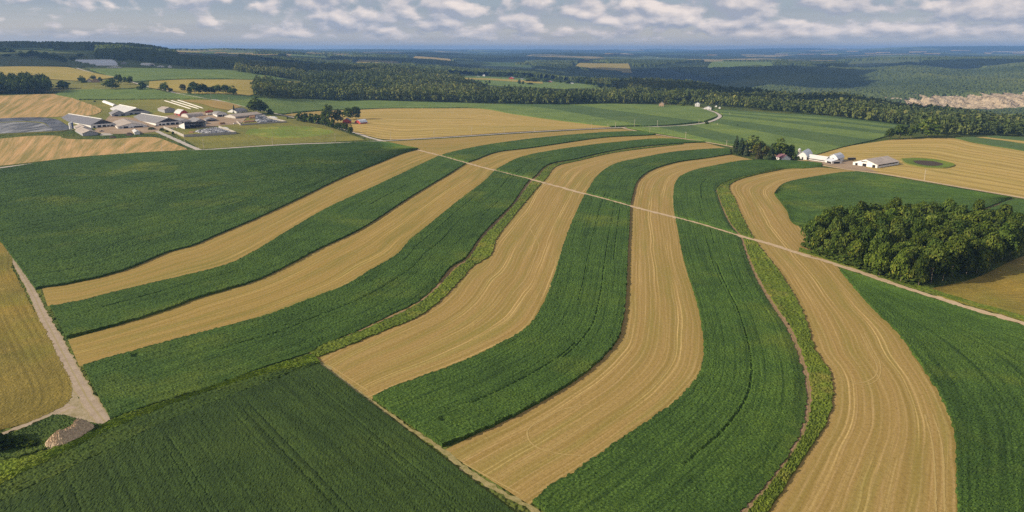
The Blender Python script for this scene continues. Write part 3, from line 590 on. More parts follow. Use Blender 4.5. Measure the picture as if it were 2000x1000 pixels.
CLEAR = [(560,645,4300,5700,'green_light','pale green'),(690,785,3700,4600,'yellow','yellow'),(930,1045,4200,5300,'green_dark','deep green'),(800,885,5600,7100,'gold','golden'),(1120,1235,5300,6300,'yellow','yellow'),(1380,1510,5600,6600,'green_light','pale green'),(1650,1800,5300,6400,'olive','dull green'),(590,690,6200,7800,'straw','straw')]
for c0, c1, Y0, Y1, mm, nm in CLEAR:
    f = np.linspace(0, 1, 12); ra = random.uniform(-150, 150)
    A = np.array([cy(c0 + (c1 - c0) * k, Y0 + ra * k)[:2] for k in f]); B = np.array([cy(c0 + 12 + (c1 - c0 - 20) * k, Y1 - ra * k)[:2] for k in f])
    patch('far_field', A, B, M[mm], nm + ' field cleared among the far woods', 'far field', lift=2.0, group='cleared fields among the far woods')
FF = [(1512,1536,107.2),(1555,1590,107.3),(1602,1634,108),(1652,1674,101.6),(1688,1712,105.5),(1710,1735,104),(1774,1806,102.6),(1803,1834,106.6),(1856,1892,100.3),(1920,1936,104.8),(1975,2000,105.5),(1140,1170,119),(1180,1210,106.5),(1380,1398,109)]
for i, (x0, x1, y) in enumerate(FF):
    patch('far_field', [(x0,y),(x1,y)], [(x0+3,y-1.6),(x1+4,y-1.5)], M['straw'], 'pale straw coloured field on the far blue hills', 'far field', lift=6, group='pale fields on the far hills')
# ------------------------------------------------------------------ trees
def leaf_quads(C, N, s, up=.12):
    """quads at C facing roughly N"""
    n = len(C); N = N + R.normal(0, .38, (n, 3)); N[:, 2] += up; N /= np.linalg.norm(N, axis=1)[:, None] + 1e-9
    a = np.cross(N, R.normal(0, 1, (n, 3))); a /= np.linalg.norm(a, axis=1)[:, None] + 1e-9
    b = np.cross(N, a); s = (s * R.uniform(.6, 1.35, n))[:, None]
    bend = N * s * R.uniform(-.3, .1, (n, 1))
    V = np.stack([C - a * s - b * s * .7 + bend, C + a * s - b * s * .8, C + a * s * .9 + b * s + bend, C - a * s * .8 + b * s * .9], 1)
    return V.reshape(-1, 3), np.arange(n * 4).reshape(n, 4)
def broad_crown(n, leaf, z0=.2, lobes=9, seed=0, fat=1.0):
    """unit crown: height 1, diameter 1, foliage from z0 up; returns verts, quads, tint"""
    r = np.random.RandomState(seed); cs = [(0, 0, .60 + .1 * z0, .30, (.96 - z0) * .44)]
    if z0 < .13: cs.append((0, 0, z0 + .27, .33, .25))
    for k in range(lobes):
        a = k * 2.4 + r.uniform(-.4, .4); t = r.uniform(0, 1)
        z = z0 + .14 + (0.93 - z0 - .26) * t; q = fat * r.uniform(.15, .27) * (1.05 - .5 * max(0, t - .45))
        rad = r.uniform(.18, .33) * (1.1 - .75 * max(0, t - .35))
        cs.append((math.cos(a) * rad, math.sin(a) * rad, z, q, q * .82))
    w = np.array([c[3] ** 2 for c in cs]); w /= w.sum()
    i = r.choice(len(cs), n, p=w); c = np.array(cs)[i]
    d = r.normal(0, 1, (n, 3)); d /= np.linalg.norm(d, axis=1)[:, None]; d[:, 2] = np.where(d[:, 2] < -.45, -d[:, 2], d[:, 2])
    rr = r.uniform(.72, 1.05, n) ** .7
    P = c[:, :3] + d * np.stack([c[:, 3], c[:, 3], c[:, 4]], 1) * rr[:, None]
    keep = np.hypot(P[:, 0], P[:, 1]) < .56; P, d, i = P[keep], d[keep], i[keep]
    V, Q = leaf_quads(P, d, leaf)
    lt = r.uniform(.25, .7, len(cs))
    t = np.clip(lt[i] + r.normal(0, .17, len(P)), 0, 1)
    return V, Q, np.repeat(t, 4)
def cone_crown(n, leaf, z0=.06, seed=0, fat=1.0):
    r = np.random.RandomState(seed); t = 1 - np.sqrt(r.rand(n)); z = z0 + (1 - z0) * t
    tier = .82 + .18 * np.cos(z * 55); rad = (.5 * (1 - t) ** .85 * tier * fat + .015) * r.uniform(.7, 1.02, n)
    a = r.uniform(0, 6.283, n); P = np.stack([np.cos(a) * rad, np.sin(a) * rad, z - .1 * rad], 1)
    V, Q = leaf_quads(P, np.stack([np.cos(a), np.sin(a), np.full(n, .3)], 1), leaf)
    return V, Q, np.repeat(np.clip(.45 + r.normal(0, .22, n), 0, 1), 4)
def trunk_mb(z1, r0, limbs=4, seed=0):
    r = np.random.RandomState(seed); m = MB()
    m.tube((0, 0, -.02), (.01, .0, z1 * .6), r0, r0 * .75); m.tube((.01, 0, z1 * .6), (.0, .01, z1 * 1.35), r0 * .75, r0 * .3)
    for k in range(limbs):
        a = k * 2.1 + r.uniform(0, 1); h = z1 * r.uniform(.65, 1.05)
        m.tube((.005, 0, h), (math.cos(a) * .22, math.sin(a) * .22, h + .22), r0 * .45, r0 * .15, 5)
    return m
PROTO = {}
def proto(key):
    if key in PROTO: return PROTO[key]
    k, s = key
    if k == 'broad': c = broad_crown(620, .042, .08, 11, s); tr = (.3, .022)
    elif k == 'tall': c = broad_crown(1500, .031, (.18, .08, .05, .12, .07)[s], 11, s + 20, 1.2); tr = (.36, .017)
    elif k == 'bush': c = broad_crown(220, .085, .02, 7, s + 40); tr = (.2, .03)
    elif k == 'cone': c = cone_crown(420, .045, .05, s + 60); tr = (.25, .022)
    elif k == 'spire': c = broad_crown(520, .055, .03, 9, s + 80); tr = (.2, .02)
    V, Q, t = c
    crown = qmesh('crown', V, Q, M['needle'] if k in ('cone',) else M['leaf'], tint=t)
    PROTO[key] = (crown, trunk_mb(*tr, seed=s).mesh('trunk', M['bark']))
    return PROTO[key]
def plant_tree(P, h, w, kind, label, cat='tree', name='tree', group=None, tone=(1, 1, 1), seed=None):
    s = random.randrange(5) if seed is None else seed
    crown, trunk = proto((kind, s))
    e = empty(name, P, label, cat, group)
    e.rotation_euler = (0, 0, random.uniform(0, 6.28)); e.scale = (w, w, h)
    c = link('crown', crown, e); v = random.uniform(.82, 1.12)
    c.color = (tone[0] * v, tone[1] * v, tone[2] * v, 1)
    if kind != 'bush': link('trunk', trunk, e)
    return e
def tree_px(x, y, hp, wp, kind, label, **k):
    P = g1(x, y); m = mpp(P)
    return plant_tree(P, hp * m * 1.12, wp * m * 1.3, kind, label, **k)

# the square grove
def inside(poly, x, y):
    c = False; n = len(poly)
    for i in range(n):
        a, b = poly[i], poly[i - 1]
        if (a[1] > y) != (b[1] > y) and x < (b[0] - a[0]) * (y - a[1]) / (b[1] - a[1]) + a[0]: c = not c
    return c
def scatter(poly, gap, n=20000, seed=3, limit=None):
    rr = random.Random(seed); xs = [p[0] for p in poly]; ys = [p[1] for p in poly]; out = []; cell = {}
    for _ in range(n):
        x, y = rr.uniform(min(xs), max(xs)), rr.uniform(min(ys), max(ys))
        if not inside(poly, x, y): continue
        i, j = int(x // gap), int(y // gap)
        if any((x - a) ** 2 + (y - b) ** 2 < gap * gap for p in range(i - 1, i + 2) for q in range(j - 1, j + 2) for a, b in cell.get((p, q), ())): continue
        cell.setdefault((i, j), []).append((x, y)); out.append((x, y))
        if limit and len(out) >= limit: break
    return out
GROVE = [tuple(g1(*p)[:2]) for p in [(1574,487),(1640,513),(1720,541),(1798,562),(1850,552),(1900,540),(1940,526),(1968,508),(1978,488),(1955,462),(1900,450),(1800,444),(1700,447),(1610,462)]]
front = crv([(1574,487),(1640,513),(1720,541),(1798,562)]); right = crv([(1798,562),(1850,552),(1900,540),(1940,526),(1968,508)])
for x, y in scatter(GROVE, 7.4):
    X, Y = np.array([x]), np.array([y]); df, dr = dist_to(front, X, Y)[0], dist_to(right, X, Y)[0]
    h, w = random.uniform(15, 22), random.uniform(9, 15); k_ = random.uniform(.85, 1.4); tone = (k_ * random.uniform(.95, 1.1), k_, k_ * random.uniform(.85, 1.1)); u = random.random()
    kind = 'tall'
    if df < 9:
        lab = 'green broadleaf tree with bare lower trunk in the row of the grove facing the lane'; h = random.uniform(15, 23); w *= .85
    elif dr < 9: lab = 'dark broadleaf tree on the shaded right edge of the square grove'
    elif u < .16: tone = (1.5, 1.35, 1.1); lab = 'yellowish broadleaf tree inside the square grove'
    else: lab = 'deep green broadleaf tree inside the square grove'; kind = 'tall'
    if df < 9 and u < .25: tone = (1.5, 1.4, 1.1); lab = 'lighter yellow green tree in the row of the grove facing the lane'
    plant_tree((x, y, float(H(x, y))), h, w, kind, lab, group='trees of the square grove', tone=tone)

for k, (x, y) in enumerate(resamp(front, np.linspace(.02, .98, 34))):
    P = (x + random.uniform(-1, 3), y + random.uniform(1, 6)); P = (*P, float(H(*P)))
    plant_tree(P, random.uniform(2.5, 6), random.uniform(4, 8), 'bush', 'low green shrub under the front row of the square grove', 'shrub', 'shrub', 'undergrowth along the grove')
def wood(name, pts, label, hr=(15, 21), wr=(11, 17), nq=70, leaf=.085, seed=0, cat='wood', tone=0.0):
    """a far wood as one mass: many small crowns of loose leaf clumps"""
    rr = np.random.RandomState(seed); vs, qs, ts = [], [], []; base = 0
    protos = [broad_crown(nq, leaf, .08, 6, 100 + k) for k in range(6)]
    A_ = np.array(pts); stand = .55 * (vnoise(A_[:, 0], A_[:, 1], .014, 40) - .5); big = .8 + .5 * vnoise(A_[:, 0], A_[:, 1], .02, 44)
    for k, (x, y) in enumerate(pts):
        V, Q, t = protos[rr.randint(6)]
        a = rr.uniform(0, 6.28); c, s = math.cos(a), math.sin(a); h, w = rr.uniform(*hr) * big[k], rr.uniform(*wr) * rr.choice([.75, 1, 1.25])
        q = np.empty_like(V); q[:, 0] = (V[:, 0] * c - V[:, 1] * s) * w + x; q[:, 1] = (V[:, 0] * s + V[:, 1] * c) * w + y
        q[:, 2] = V[:, 2] * h + float(H(x, y)) - .5
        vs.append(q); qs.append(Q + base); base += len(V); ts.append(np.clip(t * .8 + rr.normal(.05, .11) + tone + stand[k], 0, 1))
    o = link(name, qmesh(name, np.vstack(vs), np.vstack(qs), M['wood'], tint=np.concatenate(ts)))
    return tag(o, label, cat, kind='stuff')
def ground_poly(px): return [tuple(p[:2]) for p in G(px)]
def cols(L): return [tuple(cy(c, Y)[:2]) for c, Y in L]
FX = lambda L: ground_poly(L)
# the big wood across the middle
W1 = FX([(500,192),(560,194),(625,195.5),(700,197),(750,197.5),(800,199),(860,200),(925,202),(970,203)]) + cols([(985,1700),(960,1950),(905,2350),(860,2900),(700,2900),(610,2800),(606,1990),(590,1740),(500,1700)])
W1b = cols([(598,2000),(598,2800),(480,2500),(462,2080),(500,2020)])
wood('woodland', scatter(W1, 10, 40000, 5) , 'big mixed wood stretching across the middle distance', seed=1, hr=(17, 25), wr=(12, 19))
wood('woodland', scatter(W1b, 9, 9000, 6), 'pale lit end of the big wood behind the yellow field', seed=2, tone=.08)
W2 = FX([(972,203.5),(1040,205),(1110,205.5),(1160,204),(1240,203)]) + cols([(1240,1830),(1180,1760),(1040,1720),(985,1700)])
wood('woodland', scatter(W2, 9.5, 9000, 7), 'narrow belt of trees behind the pale green field', seed=3, hr=(20, 28), wr=(12, 18), tone=.05)
W3 = FX([(1240,203.5),(1290,204.5),(1345,200),(1400,208),(1450,212),(1510,217),(1575,223.5),(1650,232),(1700,239),(1775,247),(1800,262),(1870,266.5),(1930,264),(2010,267),(2120,276)]) + cols([(2150,1440),(2000,1470),(1900,1580),(1750,1800),(1600,2050),(1450,2350),(1320,2650),(1240,2900),(1130,3000),(1120,2750),(1180,2450),(1225,2100)])
wood('woodland', scatter(W3, 10, 60000, 8), 'dark wood falling away to the gorge on the right', seed=4, hr=(15, 22), wr=(12, 18), nq=60, leaf=.09, tone=-.06)

# trees standing by themselves
for x, y, hp, wp, k, lab in [
 (1737,272.5,20,17,'broad','small round tree left of three at the far end of the golden field'),
 (1757,271.5,26,26,'broad','spreading tree second from the left at the far end of the golden field'),
 (1779,269,24,12,'broad','narrow tree beside the big round tree at the field corner'),
 (1812,268,34,44,'broad','big round tree at the corner of the golden field and the wood'),
 (217.5,175.5,20,25,'broad','wide round tree standing alone in the pasture'),
 (220,160.5,8,9,'broad','small tree at the upper left of the roadside row'),
 (229,160.5,14,9,'broad','leftmost upright tree of the roadside row of four'),
 (236,166.5,19,9.5,'broad','tall second tree of the roadside row of four'),
 (245,163,12,8.5,'broad','third smaller tree of the roadside row of four'),
 (255,165.5,15,11,'broad','rightmost rounded tree of the roadside row of four'),
 (278.5,176,14,15,'bush','squat cone shaped tree alone beside the climbing road'),
 (319,180,16,13,'broad','loose tree left of a taller one by the climbing road'),
 (325.5,182,20,10,'broad','upright tree standing right at the climbing road'),
 (333,179,6,9,'bush','low dark shrub beside the upright roadside tree'),
 (124,174,14,24,'bush','wide dark bush by the corner of the left wood'),
 (160,161,12,13,'broad','tree left of the brown roofed farmhouse'),
 (164.5,162.5,8,9,'bush','small bush in front of the brown roofed farmhouse'),
 (182.5,156,9,11,'broad','tree behind the brown roofed farmhouse'),
 (195.5,160.5,9,8,'broad','tree right of the brown roofed farmhouse'),
 (358,179.5,14,13.5,'broad','dark purple brown round tree by the roadside belt'),
 (500,222,27,30,'broad','big broad tree behind the long shed of the dairy farm'),
 (514,223,19,19,'broad','lower tree right of the big broad tree at the dairy farm'),
 (528.5,224,10,11.5,'bush','round dark bush at the edge of the dairy farm'),
 (457.5,221,15,5.5,'cone','slim dark conifer behind the long shed'),
 (185,199.5,3,4,'bush','tiny dark bush alone in the meadow behind the dairy barns'),
 (640,241,33,23,'broad','tallest dark tree at the red farmstead'),
 (660,241,25,19,'broad','cone topped tree left of the red farmhouse'),
 (680,234,22,18,'broad','loose tree right behind the red farmhouse'),
 (696,234,24,21,'broad','spreading tree behind the red shed'),
 (587,236.5,15,15,'bush','leftmost round tree of the hedge at the red farmstead'),
 (598,239,16,15,'bush','second round tree of the hedge at the red farmstead'),
 (608,241,17,14,'bush','third round tree of the hedge at the red farmstead'),
 (619,243,18,15,'bush','fourth round tree of the hedge at the red farmstead'),
 (628,242,14,12,'bush','shaded bush between the hedge and the tallest tree'),
 (634.5,248,20,10,'spire','first and tallest tree of the driveway row at the red farmstead'),
 (642.5,250,17,9.5,'spire','second tree of the driveway row from the farmhouse end'),
 (650.5,253,19,10,'spire','third tree of the driveway row from the farmhouse end'),
 (658.5,255.5,14,10,'broad','fourth and shorter tree of the driveway row'),
 (666,258,17,10,'broad','fifth tree of the driveway row'),
 (675,260.5,20,11.5,'broad','sixth tree of the driveway row, second from the road'),
 (685,264,20,11,'broad','last tree of the driveway row, closest to the road'),
 (1437,299,30,17,'cone','tall ragged pine at the left end of the white barn trees'),
 (1447,302.5,30,19,'cone','wide pine beside the tall ragged one'),
 (1457.5,305,25,12,'cone','grey green spruce with a pointed top in front of the white barn trees'),
 (1470,299,31,40,'broad','wide dark tree behind the grey green spruce'),
 (1482,311.5,30,15,'cone','brownish spruce in the middle of the white barn trees'),
 (1475,305,22,16,'broad','yellow brown tree between two spruces'),
 (1496,310,24,16,'broad','mid green tree right of the brownish spruce'),
 (1505,314,28,18,'cone','broad green pine left of the plum roofed house'),
 (1521,309,36,31,'broad','biggest round tree behind the plum roofed house'),
 (1545,309,25,14,'broad','rightmost tree before the white gambrel barn'),
 (1538,310,14,12,'bush','shrub under the rightmost tree by the white gambrel barn'),
 (1550,312.5,8,12,'bush','low hedge bush left of the white gambrel barn'),
 (1559,313,7,8,'bush','small bush at the corner of the white gambrel barn'),
 (1380,244,6,7,'bush','small dark bush on the inside of the road bend'),
 (1440,247,3.5,4,'bush','tiny shrub alone among the crop bands'),
 (956,164.5,7,5,'broad','small tree at the left edge of the far green field'),
 (1014,166,10,6,'broad','taller of two lone trees in the far green field'),
 (1021.5,166,7,5,'broad','smaller of two lone trees in the far green field'),
 (1035,166,4,14,'bush','low bush beside two lone trees in the far green field'),
 (244,117.5,0,0,'broad',''),(237,118.5,5,13,'bush','bush behind the distant white barns'),
 (1300,206.5,11,12,'broad','reddish brown tree by the tan house at the wood'),
 (1309,207,12,13,'broad','grey green tree right of the tan house'),
 (1318,207,10,10,'broad','small grey tree among the houses at the wood'),
 (1337,208,12,16,'broad','grey green tree between the tan house and the white house'),
 (1349,207,9,9,'broad','small tree left of the white house'),
 (1392,214,5,5,'bush','small bush by the low white house'),
 (316.5,255,4.5,9,'bush','largest bush along the bunker silo wall'),
 (326.5,258.5,4,5,'bush','middle bush along the bunker silo wall'),
 (338,262.5,5,5,'bush','last bush along the bunker silo wall'),
 (296,253.5,4.5,12,'bush','clipped round shrub in the dairy yard')]:
    if not lab: continue
    tone = (1, 1, 1)
    if 'purple' in lab: tone = (.9, .55, .7)
    if 'brown' in lab and 'roofed' not in lab: tone = (1.7, 1.15, 1.2)
    if 'grey' in lab: tone = (1.5, 1.35, 1.8)
    if 'yellow brown' in lab: tone = (1.9, 1.35, 1)
    tree_px(x, y, hp, wp, k, lab, cat='shrub' if k == 'bush' and hp < 11 else 'tree', name='shrub' if k == 'bush' and hp < 11 else ('conifer' if k == 'cone' else 'tree'), tone=tone)
for x, y, hp, wp in [(371,185.5,14,11),(381,185.5,24,17),(388,184,15,12),(396,185,20,17),(405,184,13,11),(412,184,13,12),(419,184,15,12),(427,184,17,17),(441,185,18,17),(449,184,14,12),(455,187,18,16)]:
    tree_px(x, y, hp, wp, 'broad', 'dark rounded tree in the belt along the yellow field', group='tree belt by the yellow field')
LW = FX([(-60,186),(0,184.5),(60,183.5),(103,182)]) + cols([(104,1430),(60,1460),(0,1470),(-60,1470)])
for x, y in scatter(LW, 11, 6000, 9):
    plant_tree((x, y, float(H(x, y))), random.uniform(22, 32), random.uniform(14, 20), 'broad', 'dark broadleaf tree in the wood at the left edge', group='wood at the left edge')
for x, y, w, hp in [(5,102,22,7),(20,102.5,16,7),(13,110.5,16,4)]:
    tree_px(x, y, hp, w, 'bush', 'dark clump of trees low on the left slope', cat='tree', group='clumps on the left slope')
for x in range(42, 132, 6):
    y = 112.5 + max(0, x - 70) * .16; tree_px(x + random.uniform(-2, 2), y + random.uniform(-1, 1), random.uniform(8, 14), random.uniform(10, 14), 'broad', 'dark tree in the belt left of the distant white barns', group='belt left of the distant barns')
for x, y in [(140,118),(147,116.5),(155,113),(160,112.5),(128,124),(122,122)]:
    tree_px(x, y, random.uniform(6, 10), random.uniform(8, 10), 'broad', 'dark tree clustered round the distant white barns', group='trees by the distant barns')
for x, y in [(1030,160),(1040,161),(1052,160.5),(1063,161.5),(1071,159),(1088,161.5),(1095,163),(1110,164.5),(1128,163),(1137,165),(1006,153),(1018,154),(1028,155),(985,151.5),(972,150.5),(963,149),(890,148),(935,147),(955,146),(1146,167),(1160,169),(1175,171),(1190,172)]:
    tree_px(x + random.uniform(-3, 3), y, random.uniform(6, 10), random.uniform(9, 14), 'broad', 'tree among the far farmsteads beyond the big wood', group='trees among the far farmsteads')
# trees outside the left edge whose shade falls across the rough grass
for x, y, h in [(-48,868,9),(-75,880,11),(-105,872,10)]:
    plant_tree(g1(x, y), h, 9, 'broad', 'tree on the grass bank at the left edge of the view', group='trees on the left bank')
for x, y, hp, wp in [(8,874,22,40),(38,870,15,34),(62,872,9,24),(-14,880,28,44)]:
    tree_px(x, y, hp, wp, 'bush', 'dark shrub on the bank left of the gravel heap', cat='shrub', name='shrub', group='shrubs left of the gravel heap', tone=(.55, .6, .6))

# far wooded ridges: canopy seen as one rough skin
def canopy(name, c0, c1, Y0, Y1, label, mask=None, dc=2.6, rat=1.0042, hgt=(11, 17), tone=0.0):
    cs = np.arange(c0, c1, dc); Ys = np.exp(np.arange(math.log(Y0), math.log(Y1), math.log(rat)))
    CC, YY = np.meshgrid(cs, Ys, indexing='ij'); XX = (CC - 1000) / F * (YY * CP + 30)
    XX = XX + R.uniform(-.4, .4, XX.shape) * dc / F * YY; Yj = YY + R.uniform(-.4, .4, YY.shape) * YY * (rat - 1)
    m = np.ones(XX.shape, bool) if mask is None else mask(CC + R.uniform(-3, 3, CC.shape), Yj, XX)
    for q0, q1, y0, y1, *_ in CLEAR: m = m & ~((CC > q0) & (CC < q1) & (Yj > y0) & (Yj < y1))
    hz = R.uniform(hgt[0], hgt[1], XX.shape) * (.75 + .5 * vnoise(XX, Yj, .02, 6))
    Z = H(XX, Yj) + np.where(m, hz, -2)
    n1 = len(Ys); i = (np.arange(len(cs) - 1)[:, None] * n1 + np.arange(n1 - 1)[None, :])
    q = np.stack([i, i + n1, i + n1 + 1, i + 1], -1)
    ok = (m[:-1, :-1] | m[1:, :-1] | m[1:, 1:] | m[:-1, 1:]); q = q[ok]
    t = np.clip(.38 + tone + R.normal(0, .08, XX.shape) + .45 * (vnoise(XX, Yj, .006, 5) - .5), 0, 1)
    o = link(name, qmesh(name, np.stack([XX, Yj, Z], -1).reshape(-1, 3), q.reshape(-1, 4), M['wood'], tint=t.ravel()))
    return tag(o, label, 'wood', kind='stuff')
def slide(c, X, Y):       # bare rock faces cut out of the forest on the gorge wall
    top = 2740 + np.clip((c - 1700) / 120, 0, 1) * (70 + 110 * vnoise(X, X * 0, .13, 8) + 60 * vnoise(X, X * 0, .03, 9))
    return ~((c > 1712) & (Y > 2660) & (Y < top))
canopy('forest', 1040, 2160, 2950, 6900, 'wooded far wall of the gorge and the plateau above it', lambda c, Y, X: slide(c, X, Y) & ~((Y > 4600) & (vnoise(X, Y, .0035, 12) > .60)) & (Y > 2950 - (c > 1600) * 500 - (c > 1500) * 200))
canopy('forest', 1600, 2160, 2300, 2960, 'wooded lower wall of the gorge at the right', lambda c, Y, X: slide(c, X, Y), rat=1.004)
canopy('forest', 470, 1130, 3050, 7200, 'dark wooded ridges beyond the big wood', lambda c, Y, X: ((c > 545) | (Y < 4200)) & (vnoise(X, Y, .0035, 14) < .56) | ((c > 1010) & (Y < 5500)), hgt=(10, 17))
def leftmask(c, Y, X):
    a = (Y > 3420) & (c < 335)
    b = (c > 196) & (c < 350) & (Y > 2560 - (c - 196) * 1.2) & (Y < 3420)
    d = (c > 330) & (c < 480) & (Y > 2260 + np.abs(c - 420) * 1.2) & (Y < 2900)
    e = (c < 180) & (Y > 3220) & (c > 115); f = (c < 106) & (Y > 3330)
    return a | b | d | e | f
canopy('forest', -120, 485, 2150, 4000, 'dark wood along the ridge on the left horizon', leftmask, dc=1.7, rat=1.003, hgt=(13, 24))
canopy('forest', 330, 700, 3600, 9000, 'tree lines around the far hamlet', lambda c, Y, X: (vnoise(X, Y, .005, 17) > .56) & ((Y > 6800) | (c > 500)), hgt=(8, 16))
# bare rock of the gorge
def rock():
    cs = np.arange(1700, 2160, 3.0); Ys = np.linspace(2660, 2990, 44)
    CC, YY = np.meshgrid(cs, Ys, indexing='ij'); XX = (CC - 1000) / F * (YY * CP + 30)
    rib = np.abs(vnoise(XX, YY * 0, .05, 21) - .5) * 2
    Z = H(XX, YY) + 2.5 + 9 * rib + R.uniform(0, 2.5, XX.shape)
    n1 = len(Ys); i = (np.arange(len(cs) - 1)[:, None] * n1 + np.arange(n1 - 1)[None, :]).ravel()
    o = link('cliff', qmesh('cliff', np.stack([XX, YY, Z], -1).reshape(-1, 3), np.stack([i, i + n1, i + n1 + 1, i + 1], 1), M['cliff']))
    tag(o, 'pale eroded rock face of the gorge at the right', 'cliff', kind='structure')
rock()
# ------------------------------------------------------------------ farm buildings
def barn(P0, P1, P2, eave, ridge, label, roof='roof_grey', wall='white', doors=(), band=None, kind='gable', name='barn', cat='barn', group=None, over=.5, wmin=4,
         sidewin=None, vent=None, win=(), W=None, L=None, chimney=False, opening=None):
    """P0 near corner, P1 the other end of the gable wall, P2 the far end of the long wall (picture points at ground level)"""
    a, b, c = g1(*P0), g1(*P1), g1(*P2)
    ey = (c - a)[:2]; L = L or np.linalg.norm(ey); ey = ey / np.linalg.norm(ey)
    ex = np.array([ey[1], -ey[0]]); d = (b - a)[:2]
    if ex @ d < 0: ex = -ex
    W = W or max(wmin, abs(d @ ex)); z0 = min(a[2], float(H(*(a[:2] + ex * W))), c[2]) - .3
    ex3, ey3, ez = np.array([*ex, 0]), np.array([*ey, 0]), np.array([0, 0, 1.0])
    e = empty(name, (a[0], a[1], z0), label, cat, group)
    p = lambda u, v, z: ex3 * u + ey3 * v + ez * z
    if kind == 'gable': prof = [(0, eave), (W / 2, ridge), (W, eave)]
    elif kind == 'gambrel': prof = [(0, eave), (W * .2, eave + (ridge - eave) * .6), (W / 2, ridge), (W * .8, eave + (ridge - eave) * .6), (W, eave)]
    elif kind == 'arch': prof = [(W / 2 - W / 2 * math.cos(q), eave + (ridge - eave) * math.sin(q)) for q in np.linspace(0, math.pi, 9)]
    elif kind == 'mono': prof = [(0, eave), (W, ridge)]
    m = MB(); out = [(0, 0)] + prof + [(W, 0)]
    m.loft([p(u, 0, z) for u, z in out], [p(u, L, z) for u, z in out])
    m.build('wall', M[wall], e)
    r = MB(); t = .28; ext = list(prof)
    (u0, q0), (u1, q1) = prof[0], prof[1]; s = (q1 - q0) / max(u1 - u0, .05); s = min(s, 1.2)
    ext[0] = (u0 - over, q0 - over * s)
    (u0, q0), (u1, q1) = prof[-1], prof[-2]; s = min((q1 - q0) / max(u0 - u1, .05), 1.2)
    ext[-1] = (u0 + over, q0 - over * s)
    for (u0, q0), (u1, q1) in zip(ext[:-1], ext[1:]):
        A = [p(u0, -over, q0 + .04), p(u1, -over, q1 + .04), p(u1, -over, q1 + .04 + t), p(u0, -over, q0 + .04 + t)]
        r.loft(A, [k + ey3 * (L + 2 * over) for k in A])
    r.build('roof', M[roof], e)
    for dd in doors:                      # solid panels painted dark as unlit openings, on the gable wall: (from, to, height[, sill])
        f0, f1, h = dd[:3]; s = dd[3] if len(dd) > 3 else 0.05
        q = MB(); q.box(p(W * f0, -.06, s), ex3 * W * (f1 - f0), ey3 * .12, ez * (h - s)); q.build('window' if s > .5 else 'door', M['painted_void'], e)
    if band:                              # dark vent panel high in the gable
        z1, z2 = band; q = MB()
        zz = lambda u: np.interp(u, [k[0] for k in prof], [k[1] for k in prof]) - .25
        us = np.linspace(.02 * W, .98 * W, 13); us = [u for u in us if zz(u) > z1]
        pts = [p(us[0], -.05, z1)] + [p(u, -.05, min(zz(u), z2)) for u in us] + [p(us[-1], -.05, z1)]
        q.loft(pts, [k + ey3 * .1 for k in pts]); q.build('vent_panel', M['curtain'], e)
    if sidewin:                           # panels painted dark as unlit openings along the long wall at P0: (n, sill, head, fill)
        n, s, h, fill = sidewin
        for k in range(n):
            q = MB(); q.box(p(-.05, L * (k + (1 - fill) / 2) / n, s), ex3 * .1, ey3 * L / n * fill, ez * (h - s)); q.build('window', M['painted_void'], e)
    for dd in win:                        # same dark painted panels on the long wall: (from, to, sill, head)
        f0, f1, s, h = dd; q = MB(); q.box(p(-.06, L * f0, s), ex3 * .12, ey3 * L * (f1 - f0), ez * (h - s)); q.build('door' if s < .5 else 'window', M['painted_void'], e)
    if vent:
        q = MB(); q.box(p(W / 2 - vent / 2, L * .01, ridge + .2), ex3 * vent, ey3 * L * .98, ez * .7); q.build('ridge_vent', M['white'], e)
    if chimney:
        q = MB(); q.box(p(W / 2 - .4, L * .3, ridge - .8), ex3 * .8, ey3 * .8, ez * 2.2); q.build('chimney', M['brick'], e)
    return e, (lambda u, v, z: a + p(u, v, z) + np.array([0, 0, z0 - a[2]])), W, L

D5 = [(.10,.18,3.4),(.27,.42,3.9),(.48,.62,3.9),(.66,.77,3.2,1.2),(.81,.92,3.4)]
barn((178,251),(225,246),(112,231),4.6,11.5,'large dark roofed dairy barn beside the slurry lagoon','roof_dark',doors=D5,band=(5.4,10.8),vent=1.6)
barn((305,246.5),(350,241),(252,229.5),4.2,10.5,'longest grey roofed dairy barn in the middle of the farm','roof_grey',doors=[(.12,.2,3.2),(.24,.35,3,1.2),(.4,.52,3.8),(.56,.72,3.8),(.76,.88,3.8)],band=(5.0,10),vent=1.2)
barn((244,226),(285,219),(211,212.5),4.6,10.5,'white roofed dairy barn at the back of the farm','roof_white','grey_wall',doors=[(.2,.32,3.6),(.4,.6,3.2,1)],band=(6.2,8.4),vent=1.0)
barn((219,228.5),(248,226),(213,222.5),4,8.5,'grey shed in front of the white roofed barn','roof_grey','grey_wall',doors=[(.18,.42,3.2),(.62,.86,3.6)])
barn((230,252.5),(285,246.5),(214,238),3.4,7.6,'white fronted milking parlour with a dark window band','roof_tan','white',doors=[(.06,.16,2.6),(.2,.36,3.6),(.44,.49,2.2,1),(.55,.86,3.2,1.2)],win=[])
barn((162,266),(193,264.5),(147,257),3.6,6.6,'low grey gabled shed nearest the lagoon','roof_tan','grey_wall')
barn((153,257.5),(180,255.5),(143,249),3.2,6.2,'small white walled shed against the dark roofed barn','roof_tan','white',wmin=14)
barn((263,263),(272,260.5),(258.5,257),3.0,4.4,'tiny white shed at the farm driveway','roof_white','white',wmin=5)
barn((322,221.5),(341,219.5),(308.5,217.5),6.2,9,'plain machine shed with a bright left wall','roof_tan','grey_wall')
barn((351.5,228),(366,225.5),(340.5,223.5),4.6,9.8,'red barn with a white arched roof','roof_white','red',kind='gambrel',win=[(.4,.62,.1,3.8)])
